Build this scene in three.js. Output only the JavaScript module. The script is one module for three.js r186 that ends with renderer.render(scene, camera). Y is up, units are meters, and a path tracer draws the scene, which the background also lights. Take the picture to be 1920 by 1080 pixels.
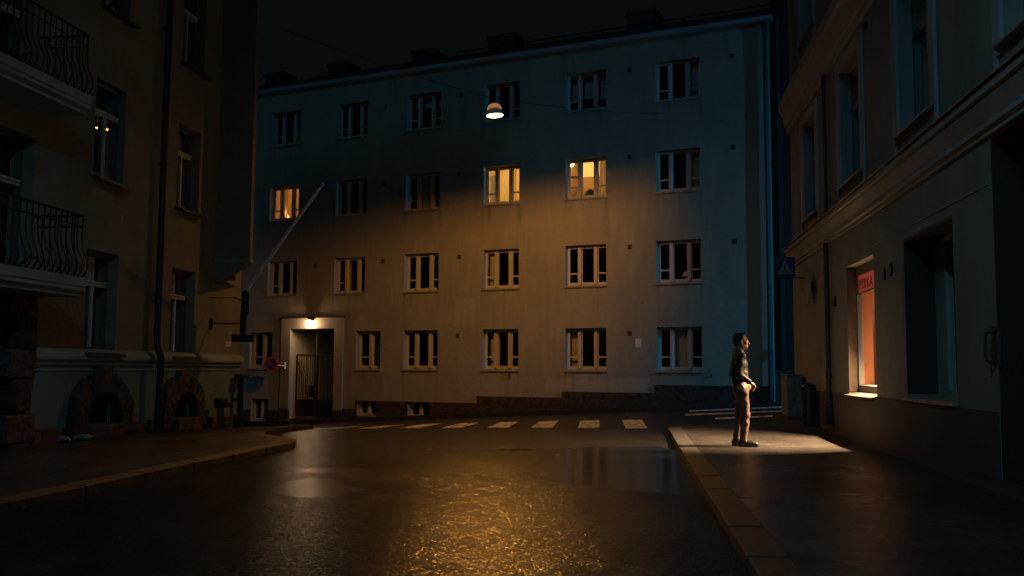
import * as THREE from 'three';
import { mergeGeometries } from 'three/addons/utils/BufferGeometryUtils.js';
import { RoundedBoxGeometry } from 'three/addons/geometries/RoundedBoxGeometry.js';

// ---------------------------------------------------------------- camera, sky, moon, exposure
const scene = new THREE.Scene();
const camera = new THREE.PerspectiveCamera(34.02, 16 / 9, 0.1, 900);
camera.position.set(0, 1.32, 0);
camera.rotation.order = 'YXZ';
camera.rotation.set(Math.atan(152 / 1765), 0, 0.0062);
scene.add(camera);

const renderer = new THREE.WebGLRenderer({ antialias: true });
renderer.toneMapping = THREE.LinearToneMapping;
renderer.toneMappingExposure = 1.0;
renderer.shadowMap.enabled = true;
renderer.shadowMap.type = THREE.PCFSoftShadowMap;

const SKY_W = 64, SKY_H = 32, skyData = new Float32Array(SKY_W * SKY_H * 4);
for (let j = 0; j < SKY_H; j++) {
  const h = Math.sin(((j + 0.5) / SKY_H - 0.5) * Math.PI);          // -1 nadir .. 1 zenith
  const t = Math.max(0, h), glow = Math.exp(-t * 2.2);
  for (let i = 0; i < SKY_W; i++) skyData.set([0.0018 + 0.0010 * glow, 0.0029 + 0.0008 * glow, 0.0033 + 0.0004 * glow, 1], (j * SKY_W + i) * 4);
}
const skyTex = new THREE.DataTexture(skyData, SKY_W, SKY_H, THREE.RGBAFormat, THREE.FloatType);
skyTex.mapping = THREE.EquirectangularReflectionMapping;
skyTex.magFilter = skyTex.minFilter = THREE.LinearFilter;
skyTex.needsUpdate = true;
scene.background = skyTex;
scene.environment = skyTex;

const moon = new THREE.DirectionalLight(new THREE.Color(0.14, 0.58, 1.0), 0.082);
moon.position.set(-20, 25, 24);
moon.target.position.set(0, 0, -20);
moon.castShadow = true;
moon.shadow.radius = 22;
moon.shadow.mapSize.set(2048, 2048);
Object.assign(moon.shadow.camera, { left: -45, right: 45, top: 45, bottom: -45, near: 1, far: 160 });
scene.add(moon, moon.target);

// ---------------------------------------------------------------- numbers and noise
function rng(seed) { let s = seed >>> 0; return () => { s = (s + 0x6d2b79f5) >>> 0; let t = Math.imul(s ^ (s >>> 15), 1 | s); t = (t + Math.imul(t ^ (t >>> 7), 61 | t)) ^ t; return ((t ^ (t >>> 14)) >>> 0) / 4294967296; }; }
const hash = (x, y, z = 0) => { let h = Math.imul(x | 0, 374761393) ^ Math.imul(y | 0, 668265263) ^ Math.imul(z | 0, 1274126177); h = Math.imul(h ^ (h >>> 13), 1274126177); return ((h ^ (h >>> 16)) >>> 0) / 4294967296; };
const smooth = (a, b, x) => { const t = Math.min(1, Math.max(0, (x - a) / (b - a))); return t * t * (3 - 2 * t); };
const clamp = (x, a, b) => Math.min(b, Math.max(a, x));
const lerp = (a, b, t) => a + (b - a) * t;
function noise2(x, y, per = 1e6, seed = 0, perY = per) {
  const xi = Math.floor(x), yi = Math.floor(y), fx = x - xi, fy = y - yi, ux = fx * fx * (3 - 2 * fx), uy = fy * fy * (3 - 2 * fy);
  const m = (v) => ((v % per) + per) % per, q = (v) => ((v % perY) + perY) % perY;
  const a = hash(m(xi), q(yi), seed), b = hash(m(xi + 1), q(yi), seed), c = hash(m(xi), q(yi + 1), seed), d = hash(m(xi + 1), q(yi + 1), seed);
  return a + (b - a) * ux + (c - a) * uy + (a - b - c + d) * ux * uy;
}
const fbm = (x, y, oct, per, seed, perY = per) => { let s = 0, a = 0.5, t = 0; for (let i = 0; i < oct; i++) { s += a * noise2(x, y, per, seed + i, perY); t += a; x *= 2; y *= 2; per *= 2; perY *= 2; a *= 0.5; } return s / t; };
function noise3(x, y, z, seed = 0) {
  const k = Math.floor(z), f = z - k, u = f * f * (3 - 2 * f);
  return lerp(noise2(x, y, 1e6, seed + k * 131), noise2(x, y, 1e6, seed + (k + 1) * 131), u);
}
// a tile of n x n pixels; fn(u, v) -> grey or [r, g, b] in 0..1
function tile(n, metres, fn, srgb = false) {
  const d = new Uint8Array(n * n * 4);
  for (let j = 0; j < n; j++) for (let i = 0; i < n; i++) {
    const v = fn(i / n, j / n, i, j), o = (j * n + i) * 4, c = typeof v === 'number' ? [v, v, v] : v;
    d[o] = clamp(c[0], 0, 1) * 255; d[o + 1] = clamp(c[1], 0, 1) * 255; d[o + 2] = clamp(c[2], 0, 1) * 255; d[o + 3] = 255;
  }
  const t = new THREE.DataTexture(d, n, n);
  t.wrapS = t.wrapT = THREE.RepeatWrapping;
  t.magFilter = THREE.LinearFilter; t.minFilter = THREE.LinearMipmapLinearFilter; t.generateMipmaps = true;
  const [mx, my] = Array.isArray(metres) ? metres : [metres, metres];
  t.repeat.set(1 / mx, 1 / my);
  if (srgb) t.colorSpace = THREE.SRGBColorSpace;
  t.needsUpdate = true;
  return t;
}

// ---------------------------------------------------------------- materials
const C = (r, g, b) => new THREE.Color().setRGB(r, g, b);
const M = {};
const std = (name, color, roughness, extra = {}) => (M[name] = new THREE.MeshPhysicalMaterial({ color: C(...color), roughness, metalness: 0, name, ...extra }));

// stucco: blotches, rain streaks and repaired patches in the colour, a sandy grain in the relief
const stuccoTone = tile(512, [11.3, 9.1], (u, v) => {
  const big = fbm(u * 5, v * 5, 4, 5, 11), mid = fbm(u * 24, v * 24, 3, 24, 21), run = fbm(u * 70, v * 4, 3, 70, 31, 4) * 0.5 + fbm(u * 70, v * 8, 2, 70, 33, 8) * 0.5;
  const stain = smooth(0.56, 0.72, fbm(u * 9, v * 7, 4, 9, 41, 7));
  const k = 0.86 + 0.2 * (big - 0.5) + 0.1 * (mid - 0.5) + 0.1 * (run - 0.5) - 0.06 * stain;
  return [k, k * (0.995 - 0.02 * stain), k * (0.985 - 0.05 * stain)];
}, true);
const facadeTone = (() => {                                         // one sheet for the far facade: patches, runs below the sills
  const W = 2048, H = 1024, d = new Uint8Array(W * H * 4), rnd = rng(404), runs = [];
  for (const y of [1.23, 4.18, 7.29, 10.43]) for (const a of [2.29, 5.62, 8.95, 12.26, 15.55, 18.83, 22.2, 25.5]) for (const u of [a, a + 1.5, a + 0.2 + rnd() * 1.1]) runs.push([-u, y, 0.03 + 0.05 * rnd(), 0.5 + 1.1 * rnd(), 0.04 + 0.09 * rnd()]);
  for (let k = 0; k < 26; k++) runs.push([-rnd() * 30, 12.7, 0.05 + 0.12 * rnd(), 0.8 + 2 * rnd(), 0.04 + 0.06 * rnd()]);
  const tone = new Float32Array(W * H);
  for (let j = 0; j < H; j++) for (let i = 0; i < W; i++) {
    const x = (i / W) * 32, y = (j / H) * 14.4;
    let k = 0.88 + 0.10 * (fbm(x * 0.35, y * 0.35, 4, 1e6, 211) - 0.5) + 0.09 * (fbm(x * 2.2, y * 1.1, 4, 1e6, 221) - 0.5) + 0.07 * (fbm(x * 9, y * 1.2, 3, 1e6, 231) - 0.5) + 0.05 * (hash(i, j, 17) - 0.5);
    const X = x - 32, Y = y - 1.6, e = 0.16 * (fbm(x * 2, y * 2, 3, 1e6, 241) - 0.5);
    if (X > -7.9 + e && X < -4.1 + e && Y > 0.5 && Y < 1.02 + 2 * e) k += 0.07;
    if (X > -16 + e && X < -14.6 + e && Y > 0.1 && Y < 1.15 + e) k -= 0.06;
    if (X > -11.6 + e && X < -10.7 + e && Y > 2.9 + e && Y < 3.9) k += 0.04;
    k -= 0.10 * smooth(0.9, 0.3, Y - 0.058 * X * -1 * -1 + 0.2 * e) * smooth(0.42, 0.62, fbm(x * 3, y * 2, 4, 1e6, 251));
    tone[j * W + i] = k;
  }
  for (const [rx, ry, w, len, a] of runs) for (let j = Math.max(0, Math.floor((ry - len + 1.6) / 14.4 * H)); j < (ry + 1.6) / 14.4 * H; j++) for (let i = Math.floor((rx - 0.3 + 32) / 32 * W); i < (rx + 0.3 + 32) / 32 * W; i++) { if (i < 0 || i >= W || j >= H) continue; const x = (i / W) * 32 - 32, y = (j / H) * 14.4 - 1.6, s = (x - rx) / w, t = (ry - y) / len; tone[j * W + i] -= a * Math.exp(-s * s) * (1 - t) * (0.35 + 1.3 * noise2(i * 0.9, j * 0.12, 1e6, 261)); }
  for (let n = 0; n < W * H; n++) { const k = clamp(tone[n], 0, 1); d[n * 4] = k * 255; d[n * 4 + 1] = k * 0.992 * 255; d[n * 4 + 2] = clamp(k * (0.9 + 0.09 * k), 0, 1) * 255; d[n * 4 + 3] = 255; }
  const t = new THREE.DataTexture(d, W, H); t.wrapS = t.wrapT = THREE.RepeatWrapping; t.magFilter = THREE.LinearFilter; t.minFilter = THREE.LinearMipmapLinearFilter; t.generateMipmaps = true; t.repeat.set(1 / 32, 1 / 14.4); t.offset.set(0, 1.6 / 14.4); t.colorSpace = THREE.SRGBColorSpace; t.needsUpdate = true;
  return t;
})();
const stuccoBump = tile(512, 1.9, (u, v) => 0.5 + 0.35 * (fbm(u * 120, v * 120, 2, 120, 51) - 0.5) + 0.5 * (fbm(u * 14, v * 14, 3, 14, 61) - 0.5));
const stone = tile(256, 1.3, (u, v) => { const k = 0.7 + 0.5 * (fbm(u * 16, v * 16, 4, 16, 71) - 0.5) + 0.25 * (hash(u * 256, v * 256, 5) - 0.5); return [k, k * 0.97, k * 0.95]; }, true);
const stoneBump = tile(256, 0.9, (u, v) => fbm(u * 10, v * 10, 5, 10, 81));
const combed = tile(512, 1.6, (u, v) => { const w = u * 42 + v * 5 + 0.5 * fbm(u * 8, v * 8, 2, 8, 91); return 0.5 + 0.38 * Math.sin(w * Math.PI * 2) + 0.3 * (fbm(u * 60, v * 30, 2, 60, 93, 30) - 0.5); });
std('farStucco', [0.45, 0.43, 0.335], 0.92, { map: facadeTone, bumpMap: stuccoBump, bumpScale: 0.012 });
std('leftStucco', [0.37, 0.35, 0.27], 0.92, { map: stuccoTone, bumpMap: stuccoBump, bumpScale: 0.012 });
std('rightStucco', [0.31, 0.32, 0.31], 0.9, { map: stuccoTone, bumpMap: stuccoBump, bumpScale: 0.006 });
std('rightTrim', [0.46, 0.46, 0.45], 0.75, { map: stuccoTone, bumpMap: stuccoBump, bumpScale: 0.003 });
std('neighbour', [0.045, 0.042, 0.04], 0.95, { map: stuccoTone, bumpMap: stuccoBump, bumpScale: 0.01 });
std('combed', [0.30, 0.45, 0.46], 0.85, { map: stuccoTone, bumpMap: combed, bumpScale: 0.016 });
std('moulding', [0.40, 0.52, 0.53], 0.6, { map: stuccoTone, bumpMap: stuccoBump, bumpScale: 0.003 });
std('surround', [0.44, 0.37, 0.28], 0.85, { map: stuccoTone, bumpMap: stuccoBump, bumpScale: 0.005 });
std('plinth', [0.13, 0.085, 0.07], 0.7, { map: stone, bumpMap: stoneBump, bumpScale: 0.012 });
std('granite', [0.20, 0.16, 0.14], 0.8, { map: stone, bumpMap: stoneBump, bumpScale: 0.03 });
std('graniteDark', [0.11, 0.095, 0.085], 0.75, { map: stone, bumpMap: stoneBump, bumpScale: 0.03 });
std('kerb', [0.045, 0.041, 0.039], 0.85, { map: stone, bumpMap: stoneBump, bumpScale: 0.008 });
std('roof', [0.03, 0.03, 0.032], 0.55);
std('eave', [0.42, 0.45, 0.48], 0.5, { map: stuccoTone });
std('cabinet', [0.36, 0.36, 0.34], 0.55, { map: stone });
std('frame', [0.60, 0.58, 0.55], 0.55);
std('frameDark', [0.13, 0.14, 0.13], 0.5);
std('sill', [0.6, 0.57, 0.53], 0.45, { map: stone });
std('sillGrey', [0.17, 0.16, 0.15], 0.5, { map: stone });
std('sillDark', [0.06, 0.06, 0.06], 0.4);
std('pipe', [0.05, 0.055, 0.06], 0.55, { metalness: 0.2 });
std('pipeDark', [0.025, 0.025, 0.026], 0.45);
std('iron', [0.018, 0.018, 0.019], 0.4);
std('vent', [0.07, 0.06, 0.05], 0.8);
std('room', [0.55, 0.42, 0.25], 0.95);
std('roomBrown', [0.3, 0.18, 0.075], 0.95);
std('blindCream', [0.75, 0.62, 0.38], 0.95);
std('roomDark', [0.08, 0.07, 0.065], 0.95);
std('white', [0.72, 0.72, 0.7], 0.5);
std('paper', [0.3, 0.28, 0.26], 0.9);
std('poleWhite', [0.85, 0.85, 0.86], 0.4);
std('brass', [0.75, 0.55, 0.25], 0.3, { metalness: 1 });
std('glass', [1, 1, 1], 0.015, { transmission: 1, thickness: 0, ior: 1.5 });
std('blind', [0.80, 0.66, 0.36], 1, { transmission: 0.5, thickness: 0 });
std('blindGrey', [0.55, 0.55, 0.55], 1, { transmission: 0.25, thickness: 0 });
std('curtain', [0.7, 0.55, 0.35], 1, { transmission: 0.35, thickness: 0 });
std('basePaint', [0.10, 0.09, 0.085], 0.85, { map: stuccoTone, bumpMap: stuccoBump, bumpScale: 0.005 });
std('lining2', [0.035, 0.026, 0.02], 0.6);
std('lining', [0.10, 0.06, 0.025], 0.6, { map: stone });
std('orangeWall', [0.44, 0.15, 0.05], 0.9, { map: stuccoTone });
std('wood', [0.2, 0.11, 0.06], 0.6);
std('leaf', [0.05, 0.09, 0.03], 0.7);
std('pot', [0.3, 0.13, 0.08], 0.8);
std('paint', [0.8, 0.79, 0.77], 0.45, { map: tile(256, 1.7, (u, v) => { const w = smooth(0.36, 0.5, fbm(u * 22, v * 22, 4, 22, 191)); const k = 0.35 + 0.6 * w; return [k, k, k]; }, true) });
std('blueSign', [0.012, 0.03, 0.14], 0.45);
std('redSign', [0.62, 0.06, 0.03], 0.45);
std('signBack', [0.16, 0.26, 0.27], 0.45, { metalness: 0.3 });
std('navy', [0.012, 0.018, 0.05], 0.4);
const glow = (name, color, k) => (M[name] = new THREE.MeshStandardMaterial({ color: 0x000000, emissive: C(...color), emissiveIntensity: k, roughness: 0.5, name }));

// wet asphalt: broken stone in the relief, films of water in the gloss
const aggregate = (() => {                                          // worn stone chips, each a facet of its own, in two sizes
  const chips = (cells, s) => {
    const pts = [];
    for (let j = 0; j < cells; j++) for (let i = 0; i < cells; i++) pts.push([i + 0.1 + 0.8 * hash(i, j, s), j + 0.1 + 0.8 * hash(i, j, s + 1), 0.35 * hash(i, j, s + 2), hash(i, j, s + 3) - 0.5, hash(i, j, s + 4) - 0.5]);
    return (u, v) => {
      const x = u * cells, y = v * cells, ci = Math.floor(x), cj = Math.floor(y); let near = 9, h = 0;
      for (let b = -1; b <= 1; b++) for (let a = -1; a <= 1; a++) {
        const p = pts[((cj + b + cells) % cells) * cells + ((ci + a + cells) % cells)], dx = x - p[0] - Math.round((x - p[0]) / cells) * cells, dy = y - p[1] - Math.round((y - p[1]) / cells) * cells, q = dx * dx + dy * dy;
        if (q < near) { near = q; h = p[2] + 1.1 * (dx * p[3] + dy * p[4]) - 0.5 * q; }
      }
      return h;
    };
  };
  const big = chips(122, 1), small = chips(250, 11);
  return tile(1024, 2.9, (u, v) => clamp(0.45 + 0.5 * big(u, v) + 0.12 * small(u, v), 0, 1));
})();
const wetFilm = tile(512, [9.7, 13.1], (u, v) => { const a = fbm(u * 7, v * 5, 5, 7, 101, 5), b = fbm(u * 3, v * 40, 3, 3, 103, 40) * 0.5 + fbm(u * 40, v * 40, 2, 40, 105) * 0.5; const k = 0.62 + 0.5 * (a - 0.5) + 0.35 * (b - 0.5); return [k, k, k]; });
const asphaltTone = tile(512, [4.1, 4.7], (u, v) => { const k = 0.72 + 0.3 * (fbm(u * 90, v * 90, 2, 90, 111) - 0.5) + 0.4 * (fbm(u * 6, v * 6, 4, 6, 113) - 0.5); return [k, k * 0.98, k * 0.96]; }, true);
std('asphalt', [0.032, 0.03, 0.028], 0.29, { map: asphaltTone, roughnessMap: wetFilm, bumpMap: aggregate, bumpScale: 0.0104, ior: 1.34, specularIntensity: 0.17 });
std('pavement', [0.085, 0.08, 0.075], 0.5, { map: asphaltTone, roughnessMap: wetFilm, bumpMap: aggregate, bumpScale: 0.008, ior: 1.36 });
std('wetPatch', [0.02, 0.019, 0.018], 0.24, { bumpMap: aggregate, bumpScale: 0.0045, ior: 1.34 });
std('water', [0.006, 0.007, 0.008], 0.15, { ior: 1.33, bumpMap: tile(256, 1.7, (u, v) => fbm(u * 9, v * 9, 3, 9, 121)), bumpScale: 0.0006 });

// ---------------------------------------------------------------- building blocks
function uvMetres(g) {                                              // texture coordinates in metres, by the way each face points
  const p = g.attributes.position, n = g.attributes.normal, uv = new Float32Array(p.count * 2);
  for (let i = 0; i < p.count; i++) {
    const ax = Math.abs(n.getX(i)), ay = Math.abs(n.getY(i)), az = Math.abs(n.getZ(i));
    if (ay >= ax && ay >= az) { uv[2 * i] = p.getX(i); uv[2 * i + 1] = p.getZ(i); }
    else if (ax >= az) { uv[2 * i] = p.getZ(i) + 3.3; uv[2 * i + 1] = p.getY(i); }
    else { uv[2 * i] = p.getX(i); uv[2 * i + 1] = p.getY(i); }
  }
  g.setAttribute('uv', new THREE.BufferAttribute(uv, 2));
  return g;
}
const plain = (g) => { const q = g.index ? g.toNonIndexed() : g; for (const k of Object.keys(q.attributes)) if (!['position', 'normal', 'uv'].includes(k)) q.deleteAttribute(k); return q; };
const join = (list) => (list.length === 1 ? plain(list[0]) : mergeGeometries(list.map(plain)));
const B = (x0, x1, y0, y1, z0, z1) => new THREE.BoxGeometry(Math.abs(x1 - x0), Math.abs(y1 - y0), Math.abs(z1 - z0)).translate((x0 + x1) / 2, (y0 + y1) / 2, (z0 + z1) / 2);
const RB = (x0, x1, y0, y1, z0, z1, r = 0.01) => new RoundedBoxGeometry(Math.abs(x1 - x0), Math.abs(y1 - y0), Math.abs(z1 - z0), 1, r).translate((x0 + x1) / 2, (y0 + y1) / 2, (z0 + z1) / 2);
const rod = (a, b, r, r2 = r, seg = 10) => { const A = new THREE.Vector3(...a), Z = new THREE.Vector3(...b), dir = Z.clone().sub(A), g = new THREE.CylinderGeometry(r2, r, dir.length(), seg); g.applyQuaternion(new THREE.Quaternion().setFromUnitVectors(new THREE.Vector3(0, 1, 0), dir.clone().normalize())); return g.translate((A.x + Z.x) / 2, (A.y + Z.y) / 2, (A.z + Z.z) / 2); };
const tube = (pts, r, seg = 24, rad = 10) => new THREE.TubeGeometry(new THREE.CatmullRomCurve3(pts.map((p) => new THREE.Vector3(...p)), false, 'catmullrom', 0.15), seg, r, rad);
const rect = (x0, x1, y0, y1) => { const s = new THREE.Path(); s.moveTo(x0, y0); s.lineTo(x1, y0); s.lineTo(x1, y1); s.lineTo(x0, y1); s.closePath(); return s; };
function slab(x0, x1, y0, y1, z0, z1, holes = []) {                 // an upright slab with openings
  const s = new THREE.Shape([[x0, y0], [x1, y0], [x1, y1], [x0, y1]].map((p) => new THREE.Vector2(...p)));
  for (const h of holes) s.holes.push(Array.isArray(h) ? rect(...h) : h);
  return new THREE.ExtrudeGeometry(s, { depth: z1 - z0, bevelEnabled: false, curveSegments: 14 }).translate(0, 0, z0);
}
function profile(pts, x0, x1) {                                     // a section of [z, y] points drawn along x
  const s = new THREE.Shape(pts.map(([z, y]) => new THREE.Vector2(-z, y)));
  return new THREE.ExtrudeGeometry(s, { depth: x1 - x0, bevelEnabled: false }).rotateY(Math.PI / 2).translate(x0, 0, 0);
}
const taken = new Map();
const numbered = (name) => { const n = taken.get(name) || 0; taken.set(name, n + 1); return n ? `${name}_${String(n).padStart(3, '0')}` : name; };
function mesh(name, geo, mat, parent, uv = true) {
  const g = Array.isArray(geo) ? join(geo) : geo;
  if (!g.attributes.normal) g.computeVertexNormals();
  if (uv) uvMetres(g);
  const m = new THREE.Mesh(g, mat);
  m.name = parent ? name : numbered(name);
  m.castShadow = m.receiveShadow = true;
  (parent || scene).add(m);
  return m;
}
function tag(o, label, category, group) { o.userData = { label, category }; if (group) o.userData.group = group; return o; }
function thing(name, label, category, pos = [0, 0, 0], turn = 0, group) { const o = new THREE.Group(); o.name = numbered(name); o.position.set(...pos); o.rotation.y = turn; scene.add(o); return tag(o, label, category, group); }
function part(name, parent) { const o = new THREE.Group(); o.name = name; parent.add(o); return o; }
function structure(o) { o.userData = { kind: 'structure' }; return o; }

// ---------------------------------------------------------------- the lie of the land (X right, d ahead, metres)
const FAR = { X: 8.365, d: 30.111, ux: -0.908, ud: 0.419 };         // right end of the far facade, and its line
const uOf = (X, d) => (X - FAR.X) * FAR.ux + (d - FAR.d) * FAR.ud;
const base = (X, d) => smooth(16, 29, d) * (0.25 - 0.058 * clamp(uOf(X, d), -16, 26));
const kerbX = (d) => 0.77 + 0.1265 * d;                             // right kerb
const WATER = -0.008;
function wetEdge(d) {                                               // where the gutter water starts
  const p = [[9.6, 2.2], [10.6, 1.3], [11.5, 0.2], [12.4, 0.55], [13.6, 0.25], [15.2, 0.7], [16.2, 1.0], [17.2, 3.2]];
  for (let i = 1; i < p.length; i++) if (d <= p[i][0]) return lerp(p[i - 1][1], p[i][1], clamp((d - p[i - 1][0]) / (p[i][0] - p[i - 1][0]), 0, 1));
  return 9;
}
function road(X, d) {
  let y = base(X, d);
  const near = smooth(30, 22, d) * smooth(-9, -5, X);
  y += near * (0.010 * (fbm(X * 0.55 + 20, d * 0.35 + 7, 3, 1e6, 131) - 0.5) + 0.010 * (fbm(X * 1.6 + 9, d * 0.8, 3, 1e6, 133) - 0.5) + 0.009 * (fbm(X * 3.1 + 40, d * 2.1, 2, 1e6, 137) - 0.5));
  y -= 0.017 * smooth(-0.45, 0.55, X - wetEdge(d)) * smooth(17.4, 16.2, d) * smooth(9.4, 11.2, d) * smooth(2.9, 2.0, X - 0.02 * d);
  y -= 0.013 * Math.exp(-(((X + 0.2 - (d - 15.6) * 0.4) / 1.5) ** 2) - ((d - 15.7) / 0.32) ** 2);
  y -= 0.017 * Math.exp(-(((X + 2.4) / 0.6) ** 2) - ((d - 12.5) / 0.4) ** 2) + 0.018 * Math.exp(-(((X + 2.2) / 0.5) ** 2) - ((d - 10.7) / 0.85) ** 2);
  return y;
}
{
  const line = (coarse0, a, b, step, coarse1) => { const o = [...coarse0]; for (let v = a; v <= b + 1e-6; v += step) o.push(v); return [...o, ...coarse1]; };
  const xs = line([-320, -160, -80, -45, -28, -18, -12, -9, -7.5], -6.5, 5.6, 0.11, [6.6, 8, 10, 13, 17, 24, 35, 60, 140, 320]);
  const ds = line([-60, -30, -14, -6, -2, 0, 1, 2], 2.6, 27, 0.12, [27.6, 28.4, 29.2, 30, 32, 35, 40, 50, 80, 160, 420]);
  const pos = [], idx = [];
  for (const d of ds) for (const X of xs) pos.push(X, road(X, d), -d);
  for (let j = 0; j < ds.length - 1; j++) for (let i = 0; i < xs.length - 1; i++) { const a = j * xs.length + i, b = a + 1, c = a + xs.length, e = c + 1; idx.push(a, b, c, b, e, c); }
  const g = new THREE.BufferGeometry();
  g.setAttribute('position', new THREE.Float32BufferAttribute(pos, 3)); g.setIndex(idx); g.computeVertexNormals();
  structure(mesh('road', g, M.asphalt));
}
function sheet(name, mat, polyA, polyB, lift, across = 6) {         // a paved strip between two lines of [X, d]
  const pos = [], idx = [], n = polyA.length;
  for (let i = 0; i < n; i++) for (let k = 0; k <= across; k++) { const X = lerp(polyA[i][0], polyB[i][0], k / across), d = lerp(polyA[i][1], polyB[i][1], k / across); pos.push(X, base(X, d) + lift + 0.008 * (fbm(X * 0.9, d * 0.9, 3, 1e6, 141) - 0.5), -d); }
  for (let i = 0; i < n - 1; i++) for (let k = 0; k < across; k++) { const a = i * (across + 1) + k, b = a + 1, c = a + across + 1, e = c + 1; idx.push(a, b, c, b, e, c); }
  const g = new THREE.BufferGeometry();
  g.setAttribute('position', new THREE.Float32BufferAttribute(pos, 3)); g.setIndex(idx); g.computeVertexNormals();
  const ny = g.attributes.normal; let s = 0; for (let i = 0; i < ny.count; i++) s += ny.getY(i);
  if (s < 0) { g.setIndex(idx.map((_, i) => idx[i - (i % 3) + 2 - (i % 3)])); g.computeVertexNormals(); }
  return structure(mesh(name, g, mat));
}
{ // standing water in the gutter and in two shallow dips; the road rises through it at the edges
  const w = (d0, d1, l, r, name, mat = M.water) => { const A = [], Z = []; for (let d = d0; d <= d1 + 1e-6; d += 0.35) { A.push([l(d), d]); Z.push([r(d), d]); } const pos = [], idx = []; A.forEach((a, i) => { for (const p of [a, Z[i]]) pos.push(p[0], base(p[0], p[1]) + WATER, -p[1]); }); for (let i = 0; i < A.length - 1; i++) { const q = i * 2; idx.push(q, q + 1, q + 2, q + 1, q + 3, q + 2); } const g = new THREE.BufferGeometry(); g.setAttribute('position', new THREE.Float32BufferAttribute(pos, 3)); g.setIndex(idx); g.computeVertexNormals(); structure(mesh(name, g, mat)); };
  w(9.2, 17.3, (d) => wetEdge(d) - 0.9, (d) => kerbX(d) + 0.05, 'gutter_water');
  w(14.6, 16.8, () => -2.6, () => 0.4, 'puddle');
  w(9.4, 13.2, () => -3.4, () => -1.3, 'wet_patch', M.wetPatch);
}
const alongLeft = (s, o) => [-6.643 + 0.13477 * s + 0.99088 * o, 23 + 0.99088 * s - 0.13477 * o];
const alongRight = (x, o) => [6.892 - 0.13477 * x - 0.99088 * o, 23 - 0.99088 * x + 0.13477 * o];
const alongFar = (u, o) => [FAR.X + FAR.ux * u - 0.419 * o, FAR.d + FAR.ud * u - 0.908 * o];
function resample(pts, step) { const v = pts.map((p) => new THREE.Vector2(...p)); const out = []; for (let i = 0; i < v.length - 1; i++) { const n = Math.max(1, Math.round(v[i].distanceTo(v[i + 1]) / step)); for (let k = 0; k < n; k++) { const q = v[i].clone().lerp(v[i + 1], k / n); out.push([q.x, q.y]); } } out.push(pts[pts.length - 1]); return out; }
function inset(pts, w) { return pts.map((p, i) => { const a = pts[Math.max(0, i - 1)], b = pts[Math.min(pts.length - 1, i + 1)], dx = b[0] - a[0], dd = b[1] - a[1], l = Math.hypot(dx, dd) || 1; return [p[0] + (dd / l) * w, p[1] - (dx / l) * w]; }); }
const kerbGeo = [0, 1, 2].map((k) => { const g = new RoundedBoxGeometry(1, 0.2, 0.28, 2, 0.016), p = g.attributes.position; for (let i = 0; i < p.count; i++) p.setXYZ(i, p.getX(i), p.getY(i) + 0.004 * (noise3(p.getX(i) * 5 + k * 9, p.getY(i) * 9, p.getZ(i) * 9, 7) - 0.5), p.getZ(i)); g.computeVertexNormals(); return uvMetres(g); });
function kerb(name, line, side) {                                   // side: +1 when the pavement lies to the right of the line
  const o = new THREE.Group(); o.name = name; scene.add(o); structure(o);
  const mid = inset(line, side * 0.14);
  for (let i = 0; i < line.length - 1; i++) {
    const [ax, ad] = mid[i], [bx, bd] = mid[i + 1], a = new THREE.Vector3(ax, base(ax, ad), -ad), b = new THREE.Vector3(bx, base(bx, bd), -bd), dir = b.clone().sub(a), len = dir.length();
    const m = new THREE.Mesh(kerbGeo[i % 3], M.kerb); m.name = 'kerb_stone'; m.castShadow = m.receiveShadow = true;
    m.position.copy(a).lerp(b, 0.5); m.position.y += -0.009 + 0.006 * (hash(i, 3, 9) - 0.5);
    m.quaternion.setFromUnitVectors(new THREE.Vector3(1, 0, 0), dir.normalize()); m.scale.x = len - 0.014;
    o.add(m);
  }
}
const LIFT = 0.085;
{ // right pavement
  const straight = []; for (let d = -8; d <= 20.3; d += 1.2) straight.push([kerbX(d), d]);
  const bend = [[3.22, 19.6], [3.42, 20.2], [3.9, 20.65], [4.7, 20.95], [5.5, 21.3], [6.0, 21.9], [6.3, 22.8], [6.9, 23.7], [7.7, 23.8]];
  const tail = resample([[7.7, 23.8], [30, 13.5]], 1.3).slice(1);
  const line = [...straight.slice(0, -1), ...bend, ...tail];
  kerb('right_kerb', line, 1);
  const A = inset(line, 0.275), Z = A.map(([X, d], i) => (i < straight.length - 1 ? alongRight((23 - d) / 0.99, -0.4) : i < straight.length - 1 + bend.length ? [7.1, 21.6] : [X - 0.7, d - 1.6]));
  sheet('right_pavement', M.pavement, A, Z, LIFT);
}
{ // left pavement
  const line = [...resample([[-6.8, -8], [-3.62, 15.9]], 1.2), [-3.72, 16.5], [-4.15, 17.1], [-4.7, 18.0], [-4.95, 19.2], [-4.85, 20.6], [-4.75, 22.0], [-4.9, 23.6], [-5.6, 24.9], [-6.8, 25.7], ...resample([[-8.0, 26.3], [-20, 31.8]], 1.3)];
  kerb('left_kerb', line, -1);
  const A = inset(line, -0.275), Z = A.map(([X, d]) => (d < 22.6 ? alongLeft((d - 23) / 0.99, -0.4) : X > -6.8 ? [-6.9, 22.7] : [X - 1.2, d - 2.6]));
  sheet('left_pavement', M.pavement, A, Z, LIFT);
}
{ // pavement under the far facade
  const line = []; for (let u = -22; u <= 31; u += 1.25) line.push(alongFar(u, 2.3));
  kerb('far_kerb', line, 1);
  sheet('far_pavement', M.pavement, inset(line, 0.275), line.map((_, i) => alongFar(-22 + i * 1.25, -0.3)), LIFT, 4);
}
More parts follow.
